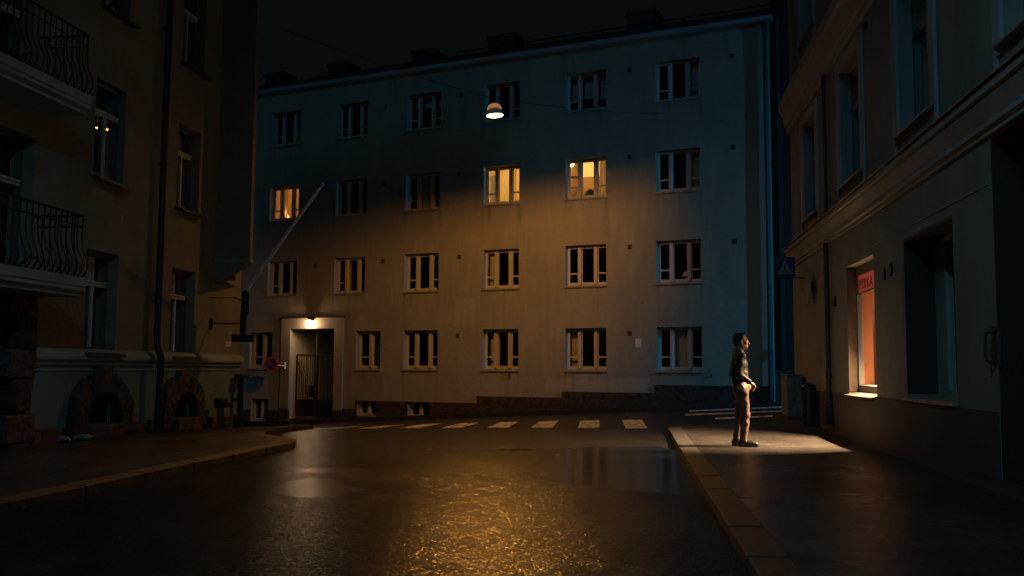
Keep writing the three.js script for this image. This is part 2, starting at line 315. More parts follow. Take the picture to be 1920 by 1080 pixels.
function stripe(parent, corners) {                                  // corners: four [X, d], in order round
  const pos = [], idx = [], n = 10;
  for (let j = 0; j <= n; j++) for (let i = 0; i <= 3; i++) { const t = j / n, k = i / 3, X = lerp(lerp(corners[0][0], corners[3][0], t), lerp(corners[1][0], corners[2][0], t), k), d = lerp(lerp(corners[0][1], corners[3][1], t), lerp(corners[1][1], corners[2][1], t), k); pos.push(X, road(X, d) + 0.005, -d); }
  for (let j = 0; j < n; j++) for (let i = 0; i < 3; i++) { const a = j * 4 + i; idx.push(a, a + 1, a + 4, a + 1, a + 5, a + 4); }
  const g = new THREE.BufferGeometry(); g.setAttribute('position', new THREE.Float32BufferAttribute(pos, 3)); g.setIndex(idx); g.computeVertexNormals();
  mesh('painted_stripe', g, M.paint, parent);
}
{
  const a = new THREE.Group(); a.name = 'crosswalk'; scene.add(a); structure(a);
  for (let k = 0; k < 8; k++) { const x = 2.47 - k * 1.01, e = 0.04 * (hash(k, 1, 4) - 0.5); stripe(a, [[x + e, 20.6 + k * 0.24], [x + 0.48 + e, 20.6 + k * 0.24], [x + 0.76, 23.6 + k * 0.28], [x + 0.28, 23.6 + k * 0.28]]); }
  const b = new THREE.Group(); b.name = 'crosswalk_001'; scene.add(b); structure(b);
  for (const [x0, x1, d0, d1, t] of [[4.95, 8.6, 23.05, 23.55, 0.52], [4.57, 8.9, 24.85, 24.95, 0.7], [5.1, 9.3, 27.1, 26.75, 0.8]]) stripe(b, [[x0, d0], [x1, d1], [x1 + 0.12, d1 + t], [x0 + 0.12, d0 + t]]);
}

// ================================================================ far apartment house
const far = thing('apartment_house', 'long four-storey ochre stucco house with rows of three-part windows closing the view', 'building', [FAR.X, 0, -FAR.d], -24.77 * Math.PI / 180);
far.updateMatrixWorld(true);
const ROWS = [[1.30, 2.76], [4.25, 5.68], [7.36, 8.78], [10.5, 11.9]];
const COLS = [[2.29, 3.83], [5.62, 7.14], [8.95, 10.4], [12.26, 13.76], [15.55, 17.0], [18.83, 20.3], [22.2, 23.7], [25.5, 27.0]];
const farHoles = [], farWins = [];
ROWS.forEach(([y0, y1], r) => COLS.forEach(([a, b], c) => {
  if (r === 0 && c === 4) { farWins.push({ a: 14.78, b: 15.9, y0, y1, r, c, two: true }); return; }
  if (r === 0 && c === 5) { farWins.push({ a: 19.98, b: 21.12, y0, y1, r, c, two: true }); return; }
  farWins.push({ a, b, y0, y1, r, c });
}));
for (const w of farWins) farHoles.push([-w.b, -w.a, w.y0, w.y1]);
const CELLAR = [[12.56, 13.5, -0.47, 0.04], [14.91, 15.78, -0.47, 0.04], [20.1, 20.96, -0.82, 0.05]];
for (const [a, b, y0, y1] of CELLAR) farHoles.push([-b, -a, y0, y1]);
const GATE = [-19.03, -16.88, -1.25, 2.88];
farHoles.push(GATE);
mesh('facade_wall', slab(-32, 0, -1.6, 12.74, -0.42, 0, farHoles), M.farStucco, far);
mesh('shell', [B(-32, -31.6, -1.6, 12.7, -11, -0.43), B(-0.4, 0, -1.6, 12.7, -11, -0.43), B(-32, 0, -1.6, 12.7, -11.4, -11), B(-31.6, -0.4, 12.3, 12.6, -11, -0.43),
  ...[3.55, 6.65, 9.75].map((y) => B(-31.59, -0.41, y - 0.1, y + 0.1, -10.99, -0.43)), B(-31.59, -0.41, 0.3, 12.28, -5.2, -5.0)], M.roomDark, far);
mesh('eave', profile([[-0.3, 12.74], [0.2, 12.74], [0.24, 12.78], [0.24, 12.9], [-0.3, 12.93]], -32.2, 0.15), M.eave, far);
mesh('gutter', [rod([-32.2, 12.94, 0.2], [0.15, 12.94, 0.2], 0.055)], M.pipe, far);
mesh('roof', profile([[0.16, 12.94], [-5.7, 15.4], [-11.6, 12.94]], -32.3, 0.2), M.roof, far);
mesh('snow_rail', [rod([-12, 13.62, -0.75], [0, 13.62, -0.75], 0.03), ...Array.from({ length: 9 }, (_, i) => rod([-12 + i * 1.5, 13.25, -0.75], [-12 + i * 1.5, 13.62, -0.75], 0.02))], M.pipe, far);
for (const [u, w, h] of [[4.6, 1.1, 0.2], [10.4, 1.2, 0.1], [14.2, 1.0, 0.0], [18.5, 1.0, 0.0], [22, 1.0, 0.0]]) mesh('chimney', [B(-u - w, -u, 13.6, 14.6 + h, -3.6, -2.7), B(-u - w - 0.06, -u + 0.06, 14.6 + h, 14.72 + h, -3.66, -2.64)], M.roof, far);

const fW = 0.24;                                                    // how deep the windows sit
function farWindow(w) {
  const x0 = -w.b, x1 = -w.a, { y0, y1 } = w, W = x1 - x0, g = part('window', far), z = -fW, f = 0.055;
  mesh('frame', [B(x0, x0 + f, y0, y1, z - 0.09, z), B(x1 - f, x1, y0, y1, z - 0.09, z), B(x0 + f, x1 - f, y1 - f, y1, z - 0.09, z), B(x0 + f, x1 - f, y0, y0 + f + 0.02, z - 0.09, z)], M.frame, g);
  const bars = w.two ? [[x0 + W * 0.5, 0.15]] : [[x0 + W * 0.305, 0.125], [x0 + W * 0.70, 0.125]];
  for (const [bx, bw] of bars) mesh('mullion', [RB(bx - bw / 2, bx + bw / 2, y0 + 0.045, y1 - 0.05, z - 0.085, z + 0.05, 0.012), B(bx - 0.012, bx + 0.012, y0 + 0.06, y1 - 0.06, z + 0.05, z + 0.058)], M.frame, g);
  const edges = [x0 + f, ...bars.flatMap(([bx, bw]) => [bx - bw / 2, bx + bw / 2]), x1 - f], n = bars.length + 1, ty = y0 + (y1 - y0) * 0.31;
  for (let k = 0; k < n; k++) {
    const a = edges[k * 2], b = edges[k * 2 + 1], side = w.two ? k === 0 : k !== 1;
    mesh('casement', [B(a, a + 0.028, y0 + 0.075, y1 - 0.056, z - 0.07, z - 0.015), B(b - 0.028, b, y0 + 0.075, y1 - 0.056, z - 0.07, z - 0.015), B(a + 0.028, b - 0.028, y1 - 0.1, y1 - 0.056, z - 0.07, z - 0.016), B(a + 0.028, b - 0.028, y0 + 0.076, y0 + 0.13, z - 0.07, z - 0.016)], M.frame, g);
    if (side) {
      mesh('glazing_bar', [RB(a + 0.029, b - 0.029, ty - 0.028, ty + 0.028, z - 0.065, z - 0.006, 0.008)], M.frame, g);
      mesh('pane', new THREE.PlaneGeometry(b - a - 0.05, y1 - 0.1 - ty - 0.03).translate((a + b) / 2, (y1 - 0.1 + ty + 0.03) / 2, z - 0.045), M.glass, g);
      mesh('pane', new THREE.PlaneGeometry(b - a - 0.05, ty - 0.03 - y0 - 0.13).translate((a + b) / 2, (y0 + 0.13 + ty - 0.03) / 2, z - 0.045), M.glass, g);
    } else mesh('pane', new THREE.PlaneGeometry(b - a - 0.05, y1 - y0 - 0.23).translate((a + b) / 2, (y0 + y1) / 2 + 0.015, z - 0.045), M.glass, g);
  }
  mesh('sill', profile([[z + 0.005, y0 + 0.012], [z + 0.005, y0 - 0.02], [0.001, y0 - 0.055], [0.055, y0 - 0.075], [0.055, y0 - 0.045]], x0 - 0.03, x1 + 0.03), M.sill, g);
  return g;
}
for (const w of farWins) w.g = farWindow(w);
const win = (r, c) => farWins.find((w) => w.r === r && w.c === c);
function roomAt(w, depth, mat, y0, y1) {                            // the walls of a room behind a window
  const x0 = -w.b - 0.7, x1 = -w.a + 0.7, z1 = -0.425, z0 = z1 - depth;
  mesh('room', [B(x0 - 0.04, x0, y0, y1, z0, z1), B(x1, x1 + 0.04, y0, y1, z0, z1), B(x0, x1, y0, y1, z0 - 0.04, z0), B(x0, x1, y1, y1 + 0.04, z0, z1), B(x0, x1, y0 - 0.04, y0, z0, z1)], mat, far);
}
const blind = (w, a, b, y0, y1, mat, z = -0.5) => { const g = new THREE.PlaneGeometry(b - a, y1 - y0, 14, 1), p = g.attributes.position; for (let i = 0; i < p.count; i++) p.setZ(i, 0.012 * Math.sin(p.getX(i) * 40)); g.computeVertexNormals(); g.translate((a + b) / 2, (y0 + y1) / 2, z); mesh('blind', g, mat, w.g); };
const toWorld = (o, x, y, z) => o.localToWorld(new THREE.Vector3(x, y, z));
glow('bulbWarm', [1.0, 0.62, 0.24], 9);
function bulbLight(p, color, cd, radius) { const l = new THREE.PointLight(C(...color), cd, 0, 2); l.position.copy(p); l.castShadow = true; l.shadow.radius = radius; scene.add(l); return l; }
function ceilingLamp(o, x, y, z, drop, r, cd, label, mat = M.bulbWarm, color = [1.0, 0.62, 0.24]) {
  const p = toWorld(o, x, y, z), t = thing('pendant_lamp', label, 'lamp', [p.x, p.y, p.z]);
  mesh('globe', new THREE.SphereGeometry(r, 16, 12), mat, t);
  mesh('cord', rod([0, r * 0.95, 0], [0, drop, 0], 0.006), M.iron, t);
  bulbLight(p, color, cd, r * 50);
}
{ // lit: second floor, above the flagpole
  const w = win(2, 5); roomAt(w, 3.2, M.room, 6.78, 9.6);
  const t0 = toWorld(far, -20.02, 7.5, -0.72), t = thing('table_lamp', 'glowing orange table lamp on the sill of the small lit window above the flagpole', 'lamp', [t0.x, t0.y, t0.z]);
  mesh('lamp_shade', new THREE.CylinderGeometry(0.09, 0.15, 0.2, 20, 1, true).translate(0, 0.13, 0), M.curtain, t);
  mesh('bulb', new THREE.SphereGeometry(0.05, 12, 8).translate(0, 0.13, 0), M.bulbWarm, t);
  mesh('foot', [rod([0, -0.12, 0], [0, 0.04, 0], 0.015), rod([0, -0.14, 0], [0, -0.12, 0], 0.07)], M.brass, t);
  mesh('window_table', [B(-20.5, -18.6, 7.3, 7.36, -0.95, -0.43)], M.wood, far);
  bulbLight(t0.clone().add(new THREE.Vector3(0, 0.13, 0)), [1.0, 0.5, 0.16], 1.5, 2.5);
  ceilingLamp(far, -19.4, 9.0, -2.2, 0.55, 0.1, 2.2, 'round ceiling lamp in the room above the flagpole', M.bulbWarm, [1.0, 0.5, 0.16]);
  blind(w, -20.28, -19.86, 7.4, 8.75, M.curtain, -0.62); blind(w, -19.22, -18.86, 7.4, 8.75, M.curtain, -0.6);
}
{ // lit: second floor, blind drawn in two of the three lights
  const w = win(2, 2); roomAt(w, 3.0, M.room, 6.78, 9.6);
  ceilingLamp(far, -9.6, 8.35, -1.6, 1.2, 0.12, 5, 'round ceiling lamp behind the yellow window blind');
  blind(w, -9.97, -9.36, 7.42, 8.72, M.blind); blind(w, -9.3, -8.98, 7.42, 8.72, M.blind); blind(w, -10.38, -10.0, 7.42, 8.55, M.blindGrey);
}
{ // lit: second floor, a kitchen with a plant on the sill
  const w = win(2, 1); roomAt(w, 2.6, M.roomBrown, 6.78, 9.6);
  mesh('room_ceiling', [B(-7.8, -4.95, 9.54, 9.595, -3.0, -0.43)], M.white, far);
  mesh('back_panel', [B(-7.8, -4.95, 8.75, 9.5, -3.01, -2.99)], M.blindCream, far);
  ceilingLamp(far, -7.55, 9.0, -1.6, 0.5, 0.12, 7, 'round ceiling lamp over the plants in the lit window');
  mesh('window_board', [B(-7.2, -5.6, 7.32, 7.37, -0.85, -0.43)], M.white, far);
  mesh('cupboard', [B(-6.6, -5.0, 8.1, 8.7, -2.99, -2.65)], M.wood, far);
  mesh('shelf', [B(-7.15, -6.75, 8.22, 8.26, -0.7, -0.45)], M.wood, far);
  blind(w, -6.05, -5.64, 7.42, 8.74, M.curtain, -0.56);
  const rnd = rng(5);
  for (const [x, s, label] of [[-6.44, 0.34, 'round leafy plant dark against the middle of the lit kitchen window'], [-5.86, 0.17, 'small potted plant at the right end of the lit kitchen window']]) {
    const p = toWorld(far, x, 7.371, -0.66), t = thing('potted_plant', label, 'plant', [p.x, p.y, p.z]);
    mesh('pot', new THREE.CylinderGeometry(s * 0.28, s * 0.2, s * 0.4, 14).translate(0, s * 0.2, 0), M.pot, t);
    const lv = []; for (let i = 0; i < 46; i++) { const a = rnd() * 6.28, e = rnd() * 1.3, r = s * (0.25 + 0.4 * rnd()), l = s * 0.3; lv.push(new THREE.SphereGeometry(1, 5, 4).scale(l, l * 0.14, l * 0.55).rotateZ(rnd() * 1.6 - 0.4).rotateY(a).translate(Math.cos(a) * r * Math.cos(e), s * 0.55 + Math.sin(e) * r, Math.sin(a) * r * Math.cos(e) * 0.55)); }
    mesh('foliage', lv, M.leaf, t);
  }
}
{ // an unlit lamp with a pale shade in the window above the pavement, right
  const p = toWorld(far, -2.98, 4.245, -0.6), t = thing('table_lamp', 'small unlit table lamp with a pale shade standing in a dark window', 'lamp', [p.x, p.y, p.z]);
  mesh('lamp_shade', new THREE.CylinderGeometry(0.05, 0.11, 0.16, 18, 1, true).translate(0, 0.34, 0), M.white, t);
  mesh('foot', [rod([0, 0.02, 0], [0, 0.4, 0], 0.014), rod([0, 0, 0], [0, 0.025, 0], 0.07)], M.white, t);
  mesh('window_board', [B(-3.8, -2.3, 4.2, 4.242, -0.85, -0.43)], M.white, far);
}
// blinds and curtains in dark windows
for (const [r, c, a, b, y, m] of [[2, 3, 12.7, 13.4, 0.1, 'blindGrey'], [2, 3, 12.3, 12.62, 0.02, 'curtain'], [3, 1, 5.7, 7.1, 0.5, 'blindGrey'], [3, 0, 2.4, 2.75, 0.05, 'blindGrey'], [0, 0, 2.75, 3.3, 0.06, 'curtain'], [0, 2, 9.9, 10.3, 0.06, 'blindGrey'], [0, 4, 14.8, 15.3, 0.06, 'blindGrey'], [1, 4, 16.5, 16.9, 0.05, 'curtain'], [2, 0, 2.4, 2.8, 0.05, 'curtain'], [1, 2, 10.0, 10.35, 0.05, 'blindGrey'], [1, 3, 12.3, 12.6, 0.3, 'blindGrey'], [0, 1, 6.8, 7.1, 0.05, 'curtain'], [3, 3, 12.35, 13.7, 0.9, 'blindGrey'], [3, 4, 15.6, 16.0, 0.05, 'curtain']]) { const w = win(r, c); blind(w, -b, -a, w.y0 + y + 0.06, w.y1 - 0.06, M[m]); }

for (const [a, b, y0, y1] of CELLAR) {
  const g = part('cellar_window', far), m = (a + b) / 2, z = -0.2;
  mesh('frame', [B(-b, -b + 0.06, y0, y1, z - 0.07, z), B(-a - 0.06, -a, y0, y1, z - 0.07, z), B(-b + 0.06, -a - 0.06, y1 - 0.05, y1, z - 0.07, z), B(-b + 0.06, -a - 0.06, y0, y0 + 0.06, z - 0.07, z)], M.frame, g);
  mesh('mullion', [RB(-m - 0.07, -m + 0.07, y0 + 0.03, y1 - 0.03, z - 0.06, z + 0.035, 0.01)], M.frame, g);
  for (const [p, q] of [[-b + 0.06, -m - 0.07], [-m + 0.07, -a - 0.06]]) mesh('pane', new THREE.PlaneGeometry(q - p + 0.02, y1 - y0 - 0.1).translate((p + q) / 2, (y0 + y1) / 2, z - 0.04), M.glass, g);
  mesh('sill', profile([[z, y0 + 0.01], [z, y0 - 0.03], [0.09, y0 - 0.06], [0.09, y0 - 0.02]], -b - 0.02, -a + 0.02), M.sill, g);
}
// the plinth climbs with the street in steps
for (const [a, b, top] of [[20.0 + 1.7, 32, -0.45], [19.5, 21.7, -0.40], [15.83, 16.45, -0.26], [10.58, 15.83, 0.075], [7.25, 10.58, 0.33], [3.91, 7.25, 0.55], [0, 3.91, 0.82]]) {
  const cut = CELLAR.filter((c) => c[0] > a && c[1] < b && c[3] < top).map((c) => [-c[1] - 0.015, -c[0] + 0.015, c[2] - 0.07, c[3] + 0.012]);
  const tall = CELLAR.filter((c) => c[0] > a && c[1] < b && c[3] >= top);
  if (tall.length) { const c = tall[0]; mesh('plinth', [B(-b, -c[1] - 0.01, -1.6, top, 0.001, 0.055), B(-c[0] + 0.01, -a, -1.6, top, 0.001, 0.055), B(-c[1] - 0.01, -c[0] + 0.01, -1.6, c[2] - 0.07, 0.001, 0.055)], M.plinth, far); }
  else mesh('plinth', [slab(-b, -a - 0.003, -1.6, top, 0.001, 0.055, cut)], M.plinth, far);
}
{ // gateway
  const [x0, x1, , yt] = GATE, fz = 0.07;
  mesh('gate_surround', [B(x0 - 0.45, x0, -0.32, yt, -0.002, fz), B(x1, x1 + 0.40, -0.32, yt, -0.002, fz), B(x0 - 0.45, x1 + 0.40, yt, 3.3, -0.002, fz)], M.surround, far);
  mesh('gate_surround_cap', [profile([[0.0, 3.302], [0.12, 3.302], [0.12, 3.33], [0, 3.36]], x0 - 0.5, x1 + 0.45)], M.sillDark, far);
  for (const [a, b] of [[x0 - 0.48, x0 - 0.001], [x1 + 0.001, x1 + 0.43]]) mesh('gate_surround_base', [RB(a, b, -1.5, -0.323, -0.002, 0.1, 0.008)], M.plinth, far);
  mesh('gate_passage', [B(x0 - 0.12, x0 - 0.001, -1.5, yt + 0.1, -6, -0.425), B(x1 + 0.001, x1 + 0.12, -1.5, yt + 0.1, -6, -0.425), B(x0 - 0.12, x1 + 0.12, yt + 0.1, yt + 0.2, -6, -0.425), B(x0 - 0.12, x1 + 0.12, -1.5, yt + 0.1, -6.1, -6)], M.farStucco, far);
  mesh('gate_passage_floor', [B(x0, x1, -1.5, -0.72, -6, -0.03)], M.pavement, far);
  const gate = part('gate', far), zc = -0.36, top = 1.86, bot = -0.62, mid = (x0 + x1) / 2 - 0.06;
  for (const [a, b] of [[x0 + 0.02, mid - 0.035], [mid + 0.035, x1 - 0.02]]) {
    mesh('gate_frame', [B(a, a + 0.05, bot, top, zc - 0.02, zc + 0.02), B(b - 0.05, b, bot, top, zc - 0.02, zc + 0.02), B(a + 0.05, b - 0.05, top - 0.06, top, zc - 0.02, zc + 0.02), B(a + 0.05, b - 0.05, bot, bot + 0.06, zc - 0.02, zc + 0.02)], M.iron, gate);
    for (let k = 1; k < 8; k++) { const x = lerp(a + 0.05, b - 0.05, k / 8); mesh('bar', rod([x, bot + 0.06, zc], [x, top - 0.06, zc], 0.011, 0.011, 6), M.iron, gate); }
    mesh('kick_plate', [B(a + 0.05, b - 0.05, bot + 0.06, 0.05, zc - 0.016, zc - 0.004)], M.iron, gate);
  }
  mesh('brace', rod([x0 + 0.08, top - 0.1, zc + 0.03], [mid - 0.08, 0.5, zc + 0.03], 0.012), M.iron, gate);
  mesh('lock_box', [RB(mid - 0.3, mid - 0.02, 0.15, 0.62, zc + 0.021, zc + 0.08, 0.01)], M.iron, gate);
  mesh('centre_post', [B(mid - 0.018, mid + 0.018, -0.7, yt, zc - 0.03, zc + 0.03)], M.sillGrey, gate);
}
for (const [u, y] of [[4.74, 11.75], [1.19, 11.77], [11.39, 11.65], [14.73, 11.6], [4.75, 8.66], [1.18, 8.67], [11.4, 8.6], [14.73, 8.5], [4.76, 5.53], [1.18, 5.54], [11.38, 5.47], [14.73, 5.45], [17.9, 5.42], [21.54, 5.45], [4.78, 2.56], [11.42, 2.53]]) mesh('vent', [B(-u - 0.07, -u + 0.07, y - 0.08, y + 0.08, 0.001, 0.012), ...[-0.05, -0.02, 0.01, 0.04].map((k) => B(-u - 0.055, -u + 0.055, y + k, y + k + 0.012, 0.012, 0.02))], M.vent, far);
mesh('downpipe', [rod([-0.1, 0.4, 0.12], [-0.1, 12.6, 0.12], 0.055, 0.055, 14), rod([-0.1, 12.35, 0.12], [-0.1, 12.72, 0.12], 0.07, 0.1, 14), ...[2, 5, 8, 11].map((y) => rod([-0.1, y, 0.12], [-0.1, y + 0.05, 0.12], 0.065, 0.065, 14))], M.pipe, far);
mesh('cable_box', [RB(-0.14, -0.02, 1.75, 2.0, 0.001, 0.09, 0.01), rod([-0.02, 0.5, 0.03], [-0.02, 1.75, 0.03], 0.012)], M.vent, far);
mesh('drain_spout', [rod([-9.28, 0.98, 0.03], [-9.28, 1.2, 0.03], 0.03), rod([-2.0, 1.1, 0.02], [-2.0, 1.2, 0.05], 0.02)], M.iron, far);
{ // small sheet of paper on the wall
  const p = toWorld(far, -4.48, 2.23, 0.004), t = mesh('wall_notice', [B(-0.105, 0.105, -0.15, 0.15, 0, 0.006)], M.white); t.position.copy(p); t.rotation.y = far.rotation.y;
  tag(t, 'small white paper notice fixed to the wall between two ground-floor windows', 'notice');
}
{ // lamp over the gateway
  const p = toWorld(far, -18.0, 3.05, 0.071), t = thing('wall_lamp', 'small lit square lamp over the gateway', 'lamp', [p.x, p.y, p.z], far.rotation.y);
  glow('gateGlow', [1.0, 0.66, 0.40], 30);
  mesh('bracket', [B(-0.13, 0.13, 0.15, 0.17, 0, 0.3), B(-0.08, 0.08, -0.1, 0.15, 0, 0.03)], M.iron, t);
  mesh('lamp_glass', [RB(-0.1, 0.1, -0.13, 0.148, 0.05, 0.25, 0.03)], M.gateGlow, t);
  bulbLight(toWorld(t, 0, 0, 0.15), [1.0, 0.58, 0.28], 1.5, 4);
}
{ // no-parking sign on an arm beside the gateway
  const p = toWorld(far, -19.3, 1.45, 0.86), t = thing('no_parking_sign', 'round blue and red no-parking sign on an arm by the gateway', 'traffic sign', [p.x, p.y, p.z], -0.12);
  const disc = new THREE.CylinderGeometry(0.3, 0.3, 0.012, 40).rotateX(Math.PI / 2);
  mesh('plate', disc, M.redSign, t);
  mesh('blue_field', new THREE.CylinderGeometry(0.215, 0.215, 0.004, 40).rotateX(Math.PI / 2).translate(0, 0, 0.009), M.blueSign, t);
  mesh('red_bar', [B(-0.235, 0.235, -0.03, 0.03, 0.0112, 0.014)], M.redSign, t).rotation.z = -Math.PI / 4;
  const q = t.worldToLocal(toWorld(far, -19.25, 1.42, 0.07)), q2 = q.clone().add(new THREE.Vector3(0, -0.02, 0));
  mesh('arm', [rod([0.05, -0.03, -0.03], [q2.x, q2.y, q2.z], 0.02), rod([q.x, q.y - 0.14, q.z], [q.x, q.y + 0.12, q.z], 0.035)], M.poleWhite, t);
}

// ================================================================ house to the right of it, further up the cross street
{
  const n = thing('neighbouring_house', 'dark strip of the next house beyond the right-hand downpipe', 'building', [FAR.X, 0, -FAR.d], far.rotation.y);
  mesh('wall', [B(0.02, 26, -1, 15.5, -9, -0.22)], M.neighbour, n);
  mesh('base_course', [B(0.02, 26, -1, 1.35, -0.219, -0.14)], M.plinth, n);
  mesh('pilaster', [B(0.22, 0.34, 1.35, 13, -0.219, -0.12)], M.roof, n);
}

// ================================================================ old house on the left
const left = thing('corner_house', 'old corner house with rough granite arches, balconies and an overhanging bay', 'building', [-6.643, 0, -23], 82.26 * Math.PI / 180);
left.updateMatrixWorld(true);
{
  const wins = [[-6.53, -5.5, 1.6, 3.4], [-3.45, -2.4, 1.58, 3.4], [-6.45, -5.47, 4.74, 6.53], [-3.38, -2.38, 4.7, 6.51], [-6.4, -5.45, 7.9, 9.75], [-3.33, -2.33, 7.85, 9.7], [-9.5, -8.1, 2.62, 5.0], [-9.6, -8.3, 5.55, 7.6]];
  const archHole = (cx, hw, y0, h) => { const p = new THREE.Path(); p.moveTo(cx - hw, y0); for (let i = 0; i <= 16; i++) { const a = Math.PI - (i / 16) * Math.PI; p.lineTo(cx + Math.cos(a) * hw, y0 + 0.06 + Math.sin(a) ** 0.85 * h); } p.lineTo(cx + hw, y0); p.closePath(); return p; };
  const arches = [[-6.0, 0.52, 0.3, 0.5], [-2.94, 0.52, 0.25, 0.5]];
  mesh('wall', slab(-16, 0, 1.3, 17, -0.42, 0, wins), M.leftStucco, left);
  mesh('end_wall', [B(-0.42, -0.002, -1, 17, -10, -0.425)], M.leftStucco, left);
  mesh('shell', [B(-16, -0.45, 16.6, 17, -10, -0.43), B(-16, -0.45, -1, 16.6, -10.4, -10), B(-16, -15.6, -1, 16.6, -9.99, -0.43), ...[1.0, 4.0, 7.2, 10.3].map((y) => B(-15.59, -0.43, y - 0.08, y + 0.08, -9.99, -0.43))], M.roomDark, left);
  mesh('lower_wall', slab(-8.05, 0, 0.0, 1.345, -0.1, 0.03, arches.map((a) => archHole(a[0], a[1], a[2], a[3]))), M.combed, left);
  mesh('moulding', profile([[0.0, 1.345], [0.075, 1.35], [0.085, 1.385], [0.05, 1.4], [0.06, 1.43], [0.13, 1.435], [0.135, 1.47], [0.115, 1.53], [0.06, 1.6], [0.0, 1.63]], -8.05, 0.03), M.moulding, left);
  mesh('moulding_fillet', profile([[0.0, 1.24], [0.05, 1.245], [0.055, 1.27], [0.0, 1.29]], -8.05, 0.02), M.moulding, left);
  const rnd = rng(31);
  const rough = (g, k, seed) => { const p = g.attributes.position; for (let i = 0; i < p.count; i++) { const x = p.getX(i), y = p.getY(i), z = p.getZ(i); p.setXYZ(i, x + k * (noise3(x * 4, y * 4, z * 4, seed) - 0.5), y + k * (noise3(x * 4, y * 4, z * 4, seed + 50) - 0.5), z + k * 1.6 * (noise3(x * 5, y * 5, z * 5, seed + 90) - 0.5) * (z > 0 ? 1 : 0)); } g.computeVertexNormals(); return g; };
  for (let x = -8.05, k = 0; x < -0.05; k++) { const w = Math.min(0.75 + rnd() * 0.5, -x), top = 0.26 + 0.05 * rnd() - 0.012 * k; mesh('granite_block', rough(new RoundedBoxGeometry(w - 0.02, top + 0.7, 0.3, 3, 0.035).translate(x + w / 2, (top - 0.7) / 2, -0.03), 0.06, k * 7), k % 3 ? M.graniteDark : M.granite, left); x += w; }
  arches.forEach(([cx, hw, y0, h], q) => {                           // rough stones round each cellar opening
    const pt = (a, R, e) => [cx + Math.cos(a) * R, y0 + 0.06 + Math.sin(a) ** 0.85 * (h + (R - hw) * e)];
    const cuts = [Math.PI + 0.0, 2.72, 2.25, 1.80, 1.34, 0.9, 0.42, 0.0];
    for (let k = 0; k < 7; k++) {
      const a0 = cuts[k] - 0.012, a1 = cuts[k + 1] + 0.012, R = hw + 0.32 + 0.12 * rnd() + (k === 3 ? 0.08 : 0), pts = [];
      for (let i = 0; i <= 3; i++) pts.push(pt(Math.max(0, lerp(a0, a1, i / 3)), hw, 0.9));
      for (let i = 3; i >= 0; i--) pts.push(pt(Math.max(0, lerp(a0, a1, i / 3)), R + 0.05 * (rnd() - 0.5), 0.95));
      if (k === 0) { pts.push([cx - hw - 0.42, y0 - 0.2], [cx - hw, y0 - 0.2]); } if (k === 6) { pts.splice(4, 0, [cx + hw, y0 - 0.2], [cx + hw + 0.42, y0 - 0.2]); }
      const g = new THREE.ExtrudeGeometry(new THREE.Shape(pts.map((v) => new THREE.Vector2(...v))), { depth: 0.12 + 0.05 * rnd(), bevelEnabled: true, bevelSize: 0.02, bevelThickness: 0.03, bevelSegments: 2, steps: 1 });
      mesh('arch_stone', rough(plain(g), 0.035, q * 40 + k), k % 2 ? M.granite : M.graniteDark, left);
    }
    mesh('cellar_sill', rough(new RoundedBoxGeometry(1.1, 0.5, 0.46, 3, 0.03).translate(cx, y0 - 0.25, 0.05), 0.05, q * 11), M.granite, left);
    mesh('cellar_niche', [B(cx - 0.62, cx + 0.62, -0.2, 1.3, -0.75, -0.72), B(cx - 0.62, cx - 0.6, -0.2, 1.3, -0.72, -0.11), B(cx + 0.6, cx + 0.62, -0.2, 1.3, -0.72, -0.11)], M.roof, left);
  });
  wins.forEach(([x0, x1, y0, y1], i) => {
    const door = i >= 6, g = part(door ? 'balcony_door' : 'window', left), z = i === 2 ? -0.13 : -0.2, m = (x0 + x1) / 2, ty = y0 + (y1 - y0) * 0.68, f = 0.07;
    mesh('frame', [B(x0, x0 + f, y0, y1, z - 0.1, z), B(x1 - f, x1, y0, y1, z - 0.1, z), B(x0 + f, x1 - f, y1 - f, y1, z - 0.1, z), B(x0 + f, x1 - f, y0, y0 + f, z - 0.1, z)], M.frameDark, g);
    mesh('transom', [profile([[z - 0.08, ty - 0.05], [z + 0.03, ty - 0.05], [z + 0.035, ty - 0.015], [z + 0.012, ty], [z + 0.045, ty + 0.02], [z + 0.045, ty + 0.05], [z - 0.08, ty + 0.06]], x0 + f, x1 - f)], M.frame, g);
    mesh('mullion', [RB(m - 0.035, m + 0.035, y0 + f, ty - 0.05, z - 0.08, z + 0.03, 0.012)], M.frame, g);
    for (const [a, b] of [[x0 + f, m - 0.035], [m + 0.035, x1 - f]]) {
      mesh('casement', [B(a, a + 0.03, y0 + f, ty - 0.05, z - 0.06, z - 0.01), B(b - 0.03, b, y0 + f, ty - 0.05, z - 0.06, z - 0.01), B(a + 0.03, b - 0.03, y0 + f, y0 + f + 0.05, z - 0.06, z - 0.011)], M.frameDark, g);
      mesh('pane', new THREE.PlaneGeometry(b - a - 0.05, ty - 0.06 - y0 - f - 0.02).rotateY(i === 2 ? -0.0115 : 0).translate((a + b) / 2, (ty - 0.06 + y0 + f + 0.02) / 2, z - 0.04), M.glass, g);
    }
    mesh('pane', new THREE.PlaneGeometry(x1 - x0 - 2 * f, y1 - f - ty - 0.05).translate(m, (y1 - f + ty + 0.05) / 2, z - 0.04), M.glass, g);
    if (!door) mesh('sill', [profile([[z, y0 + 0.02], [z, y0 - 0.03], [0.19, y0 - 0.1], [0.19, y0 - 0.05]], x0 - 0.07, x1 + 0.07)], M.sillDark, g);
